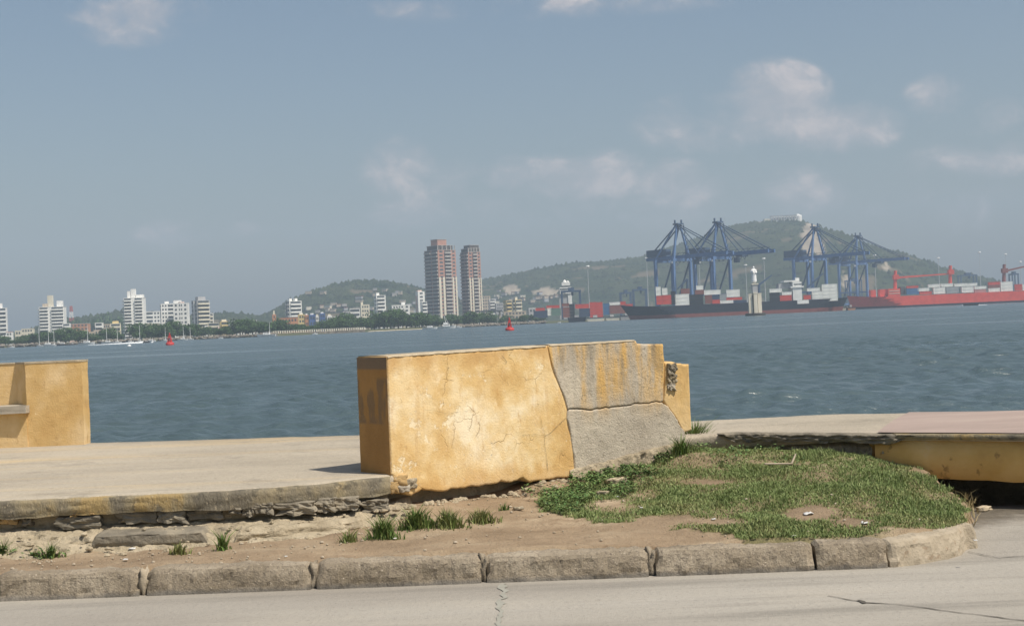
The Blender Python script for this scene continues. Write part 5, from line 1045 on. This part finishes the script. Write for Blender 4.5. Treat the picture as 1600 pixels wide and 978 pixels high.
containers([(1416, 1435, 450.5, 460, 'blue', 1, 2), (1416, 1434, 446.5, 450.3, 'red', 1, 1), (1433.5, 1451, 450, 455, 'white', 1, 1), (1436, 1455, 455.2, 460, 'red', 1, 1), (1450, 1468, 444, 449, 'white', 1, 1), (1470, 1488, 443, 448, 'white', 1, 1), (1458, 1476, 449.2, 459, 'white', 1, 2), (1478, 1497, 448.2, 458, 'grey', 1, 2), (1491, 1508, 442.8, 447.6, 'white', 1, 1), (1508.5, 1526, 442.4, 447, 'white', 1, 1), (1502, 1520, 448, 457, 'white', 1, 2), (1522, 1540, 447, 451.6, 'white', 1, 1), (1522, 1540, 452, 457, 'pink', 1, 1), (1544, 1561, 440.5, 445.2, 'red', 1, 1), (1544, 1561, 445.3, 450, 'brown', 1, 1), (1544, 1561, 450.2, 456, 'white', 1, 1), (1563, 1581, 440, 455, 'white', 1, 3), (1586, 1595, 444, 454, 'red', 1, 2), (1597, 1610, 443.5, 453.5, 'white', 1, 2)], YR, 'on the red ship', 'containers on the red ship')
o = redship.location
acc(redship, 1388, 1407, 451, 463, YR-1, STEELR, 'deckhouse', 10); acc(redship, 1389, 1406, 454, 455.3, YR-1.2, FC, 'window_band', 1); acc(redship, 1389, 1406, 458, 459.3, YR-1.2, FC, 'window_band', 1); acc(redship, 1361, 1369, 453, 466, YR+1, STEELR, 'winch_house', 6); acc(redship, 1375, 1384, 452, 464, YR+1, STEELR, 'winch_house', 6); acc(redship, 1408, 1415, 448, 460, YR+1, DKROOF, 'hatch_stack', 8)
for (px, yb, yt, tip) in ((1399, 452, 423, (1482, 428)), (1485, 446, 415, (1400, 434)), (1569, 442, 413, (1612, 414))):
    a, b, t_ = aty(px-.5, yb, Yr-4), aty(px, yt, Yr-4), aty(tip[0], tip[1], Yr-4); rr = MB().bar(a-o, b-o, 2.9, n=10, w2=2.4); mt_ = STEELR if px < 1500 else BOOT; cpo = rr.build('crane_post', mt_, redship); MB().span(b.x-o.x-2.2, b.x-o.x+2.2, -6, -2.2, b.z-o.z-7, b.z-o.z-3.4).build('crane_cab', mt_, cpo)
    if px != 1485: bb = aty(px, yt+11, Yr-4); MB().bar(bb-o, t_-o, 1.6, w2=.9).build('crane_jib', mt_, cpo)
# barges by the yard
def barge(x0, x1, y0, y1, Y, mt, lab, name='barge'):
    a, b = aty(x0, y1, Y), aty(x1, y1, Y); zt = aty((x0+x1)/2, y0, Y).z; r = thing(name, lab, 'barge', ((a.x+b.x)/2, Y, WATER)); L, h = b.x-a.x, zt-WATER; V = [(-L/2+1, -3, -.5), (L/2-1, -3, -.5), (L/2-1, 3, -.5), (-L/2+1, 3, -.5), (-L/2, -3.2, h), (L/2, -3.2, h), (L/2, 3.2, h), (-L/2, 3.2, h)]
    MB().add(V, [(3, 2, 1, 0), (4, 5, 6, 7), (0, 1, 5, 4), (1, 2, 6, 5), (2, 3, 7, 6), (3, 0, 4, 7)]).build('hull', mt, r); MB().span(-L/2, L/2, -3.4, -3.2, h-.25, h+.1).build('fender_rail', HULLK, r); MB().span(-L*.12, L*.1, -1.5, 1.5, h, h+1.6).build('deck_box', FG, r); return r
barge(887, 916, 496, 502, 880, HULLK, 'dark barge moored below the container yard'); barge(916, 945, 496, 501, 875, FC, 'left pale yellow barge below the red container stack'); barge(945, 968, 495, 500, 876, FC, 'middle pale yellow barge at the quay'); barge(968, 990, 493, 498.5, 877, FG, 'grey barge beside the dark ship bow'); barge(1303, 1321, 480, 483.5, 860, FT, 'small tan barge off the stern of the dark ship'); barge(1322, 1336, 480, 483, 870, FO, 'tiny orange brown lighter at the red ship bow')
# ------------------------------------------------------------------ statue in the bay
p = aty(1180.5, 492, 640); k = 640/F; PEDM = mat('pedestal_stone', [(.3, (.64, .57, .43)), (.7, (.84, .78, .65))], .5, .85, stretch=(1, 1, .2)); PEDD = wm_('pedestal_dark_stripe', (.20, .16, .11)); STM = wm_('statue_white', (.90, .89, .86))
r = thing('statue_pedestal', 'pale clustered column pedestal standing on a dark round base in the bay', 'pedestal', (p.x, 640, WATER)); ht = lambda y: aty(1180, y, 640).z-WATER
MB().lathe((0, 0, -.5), [(16*k, 0), (16*k, .5+ht(490)), (15*k, .8+ht(490))], 20, 1, .8).build('round_base', wm_('base_dark', (.06, .06, .055)), r)
for i, (x, y, yt) in enumerate(((-7.5, -1, 460), (0, -4, 458), (7, -1, 459), (0, 4, 458), (-3.5, 3, 459), (3.5, 3, 459))): cl = MB().box((x*k, y*k, ht(yt)/2), (5.6*k, 5.6*k, ht(yt))).build('column', PEDM, r); MB().box((x*k, y*k, ht(yt)), (6.2*k, 6.2*k, .5)).build('column_cap', PEDM, cl)
for x in (-4, 4): MB().box((x*k, -1*k, ht(460)/2), (2.6*k, 4*k, ht(462))).build('recess', PEDD, r)
MB().box((.5*k, 0, (ht(458)+ht(445))/2), (8*k, 8*k, ht(445)-ht(458))).build('upper_block', FG, r); MB().box((.5*k, 0, ht(444)), (10.5*k, 9.5*k, 1.0*k*2)).build('cornice', PEDM, r)
zb = ht(443.2); H3 = ht(414.5)-zb; me = bpy.data.meshes.new('robed_figure'); verts = [(0, 0, .03), (0, 0, .2), (.01, 0, .38), (.02, 0, .55), (.0, 0, .70), (0, 0, .80), (.0, -.01, .88), (0, -.01, .95), (.11, -.02, .73), (.13, -.06, .60), (.06, -.15, .58), (-.11, -.02, .73), (-.13, -.07, .60), (-.03, -.15, .58), (-.09, -.14, .68), (-.09, -.14, .765)]
edges = [(i, i+1) for i in range(7)]+[(4, 8), (8, 9), (9, 10), (4, 11), (11, 12), (12, 13), (13, 14), (14, 15)]; rad = [.22, .20, .175, .15, .15, .05, .078, .058, .075, .06, .05, .075, .065, .055, .065, .055]
me.from_pydata([(x*H3*1.05, y*H3, z*H3) for x, y, z in verts], edges, []); st = bpy.data.objects.new('virgin_statue' if 0 else 'robed_statue', me); COL.objects.link(st); me.materials.append(STM); st.location = (p.x, 640, WATER+zb); sk = st.modifiers.new('skin', 'SKIN')
for q, rr in zip(me.skin_vertices[0].data, rad): q.radius = (rr*H3*.78, rr*H3*.78)
me.skin_vertices[0].data[0].use_root = True; st.modifiers.new('sub', 'SUBSURF').levels = 1; st.modifiers['sub'].render_levels = 2; tag(st, 'white robed statue carrying a child on the bay pedestal', 'statue')
# buoys
BUOY = wm_('buoy_red', (.50, .055, .05), rough=.5)
def buoy(px, yb, yt, label):
    p = atz(px, yb, WATER); h = aty(px, yt, p.y).z-WATER; r = thing('channel_buoy', label, 'buoy', (p.x, p.y, WATER), 0, 'red channel buoys'); s = h/3.4
    MB().lathe((0, 0, 0), [(1.0*s, -.5*s), (1.15*s, .1*s), (1.15*s, .55*s), (.9*s, .75*s)], 18).build('float', BUOY, r, True); 
    for q in range(4): a = math.pi/4+q*math.pi/2; MB().bar((.78*s*math.cos(a), .78*s*math.sin(a), .7*s), (.26*s*math.cos(a), .26*s*math.sin(a), 2.7*s), .13*s).build('leg', BUOY, r)
    MB().lathe((0, 0, .75*s), [(.62*s, 0), (.30*s, 1.75*s), (.28*s, 1.95*s)], 10).build('cone', BUOY, r); MB().lathe((0, 0, 2.7*s), [(.36*s, 0), (.36*s, .12*s), (.14*s, .16*s), (.14*s, .5*s), (.2*s, .52*s), (.1*s, .7*s)], 10).build('lantern', BUOY, r); MB().span(-.18*s, .18*s, -.55*s, -.4*s, 1.2*s, 2.0*s).build('dayboard', DKROOF, r)
buoy(265.5, 539, 520, 'red channel buoy in front of the left white blocks'); buoy(796.5, 516.5, 496, 'red channel buoy in front of the yellow building, centre')
# boats
GEL = wm_('boat_white', (.80, .80, .78), rough=.4); CANV = wm_('boat_canvas', (.55, .5, .42)); TIMB = wm_('boat_dark', (.10, .09, .09))
def boat(px, yb, lpx, label, kind='motor', Y=None, mast=0, mt=GEL, flip=1, cabin=True):
    p = atz(px, yb, WATER) if Y is None else Vector((aty(px, yb, Y).x, Y, WATER)); Y = p.y; L = lpx*Y/F; r = thing('sailboat' if mast else 'motorboat', label, 'boat', (p.x, Y, WATER), 0 if flip > 0 else math.pi); B_ = min(L*.3, 4.2); fb2 = max(.5, min(1.5, L*.1)); V = []; N = 10
    for sd_ in (-1, 1):
        for i in range(N+1):
            s = i/N; w = B_/2*min(1, ((1-s)/.45)**.6 if s < 1 else .01)*(.85 if s < .1 else 1); up = fb2*(1+.35*s*s)
            V += [(-L/2+L*s*.94, sd_*w*.55, -.3), (-L/2+L*s, sd_*max(w, .03), up)]
    f = [(2*i, 2*i+2, 2*i+3, 2*i+1) for i in range(N)]+[(22+2*i+1, 22+2*i+3, 22+2*i+2, 22+2*i) for i in range(N)]+[(2*i+1, 2*i+3, 22+2*i+3, 22+2*i+1) for i in range(N)]+[(0, 1, 23, 22)]
    MB().add(V, f).build('hull', mt, r)
    if cabin: cb = MB().span(-L*.2, L*.16, -B_*.3, B_*.3, fb2*1.02, fb2*1.02+min(1.3, L*.11)).build('cabin', GEL, r, bevel=.15); MB().span(-L*.17, L*.13, -B_*.305, B_*.305, fb2*1.02+min(.5, L*.05), fb2*1.02+min(.95, L*.085)).build('cabin_window', GLASS, cb)
    if mast: h = mast*Y/F; MB().bar((L*.05, 0, fb2), (L*.05, 0, h), .28, n=6, w2=.16).build('mast', GEL, r); MB().bar((L*.05, 0, fb2+1.6), (-L*.36, 0, fb2+1.5), .22, n=6).build('boom', CANV, r)
    if kind == 'yacht': fl_ = MB().span(-L*.16, L*.06, -B_*.26, B_*.26, fb2+1.2, fb2+2.4).build('flybridge', GEL, r); MB().bar((-L*.05, -B_*.2, fb2+2.3), (-L*.1, 0, fb2+6), .16).bar((-L*.05, B_*.2, fb2+2.3), (-L*.1, 0, fb2+6), .16).bar((L*.12, 0, fb2+1.5), (-L*.1, 0, fb2+6), .12).build('lookout_tower', GEL, fl_)
    return r
for (px, yb, lp, mast, fl, lab) in ((3, 543.5, 10, 0, 1, 'dark small boat at the left picture edge'), (19, 543, 8, 0, 1, 'tiny white dinghy near the left picture edge'), (47, 541.5, 13, 0, 1, 'white launch left of the big white sailboat'), (75, 540.5, 23, 28, 1, 'big white sailboat with tall mast below the second tower'), (62, 540, 10, 30, -1, 'slender sailboat moored left of the big white one'), (97, 538.5, 20, 0, -1, 'low dark hulled boat right of the big sailboat'), (84, 536.5, 12, 26, 1, 'white sailboat behind the big white sailboat'), (136, 537.5, 26, 30, 1, 'long white sailboat moored between the left towers'), (113, 538.5, 11, 0, 1, 'small white motorboat right of the dark hulled boat'), (168, 536.5, 20, 26, -1, 'sailboat with a bare mast below the cream block'), (183, 534.5, 15, 24, 1, 'sailboat moored just left of the tallest white tower'), (203, 534, 13, 0, 1, 'white motor launch under the tallest white tower'), (236, 532, 16, 0, 1, 'white motorboat right of the tallest white tower'), (286, 531, 17, 22, 1, 'white sailboat right of the left red buoy'), (298, 531, 9, 20, -1, 'small white boat beside that sailboat by the left buoy'), (258, 531.5, 12, 22, 1, 'white boat moored behind the left red buoy'), (218, 531, 12, 26, 1, 'sailboat in front of trees right of the tallest tower'), (416, 524.5, 30, 0, -1, 'long low pale tour boat before the shore trees'), (345, 527, 8, 0, 1, 'tiny white boat below the stepped yellow building'), (421, 521, 10, 22, 1, 'sailboat with a mast behind the long tour boat'), (492, 521, 9, 0, 1, 'tiny white motorboat below the blue houses')):
    boat(px, yb, lp, lab, mast=mast, flip=fl, mt=TIMB if 'dark' in lab else GEL, Y=None if yb-(536.6-.0433*px) > 6.9 else 680)
boat(672, 511.5, 24, 'white cabin cruiser left of the sport fishing yacht', 'motor', 745); boat(698, 511, 30, 'white sport fishing yacht with a tall lookout tower', 'yacht', 748); boat(716, 508.5, 12, 'small white boat right of the sport fishing yacht', 'motor', 760); boat(842, 498, 9, 'small white boat drawn up below the navy containers', 'motor', 875); boat(874, 503.5, 5, 'tiny white dinghy left of the dark barge', 'motor', 860, cabin=False)
rb = boat(229, 537.5, 11, 'dark speedboat throwing a wake below the tallest tower', 'motor', 560, mt=TIMB); boat(1516, 475.5, 24, 'dark speedboat in front of the red ship', 'motor', 760, mt=TIMB, flip=-1, cabin=False)
FOAM = wm_('wake_foam', (.82, .84, .84), scale=2)
def wake(px0, px1, y0, y1, Y, h, label):
    a, b = aty(px0, y0, Y), aty(px1, y1, Y); V = []; N = 40
    for i in range(N+1):
        s = i/N; x = a.x+(b.x-a.x)*s; hh = h*(.15+.85*s**1.3)*(1+.4*fb(x*.6, 3)); V += [(x, Y-.5, WATER-.05), (x, Y-.1, WATER+hh), (x, Y+.7, WATER+.02)]
    stuff(link('boat_wake', np_mesh('boat_wake', np.array(V), grid_faces(N+1, 3)), FOAM), label, 'wake')
wake(138, 225, 541, 537.5, 561, .6, 'white foaming wake trailing left of the dark speedboat'); wake(236, 240, 537, 537, 561, .9, 'white bow spray ahead of the dark speedboat'); wake(1542, 1503, 474, 475, 761, .5, 'white wake of the speedboat before the red ship')
tag(MB().lathe((atz(202, 541, WATER).x, atz(202, 541, WATER).y, WATER), [(.5, -.2), (.6, .1), (.3, .5)], 10).build('mooring_float', GEL), 'small white mooring float on open water at left', 'float')
# ------------------------------------------------------------------ haze
hm = bpy.data.materials.new('haze_air'); hm.use_nodes = True; hm.node_tree.nodes.clear(); t = NT(hm.node_tree)
pv = t.new('ShaderNodeVolumePrincipled'); pv.inputs['Density'].default_value = HAZE; pv.inputs['Color'].default_value = (.66, .81, .97, 1); pv.inputs['Density Attribute'].default_value = ''
mo = t.new('ShaderNodeOutputMaterial'); t.put(mo.inputs['Volume'], pv.outputs[0])
stuff(MB().span(-6500, 6500, -90, 4300, -4, 330).build('haze', hm), 'pale sea haze filling the air over the bay', 'haze')
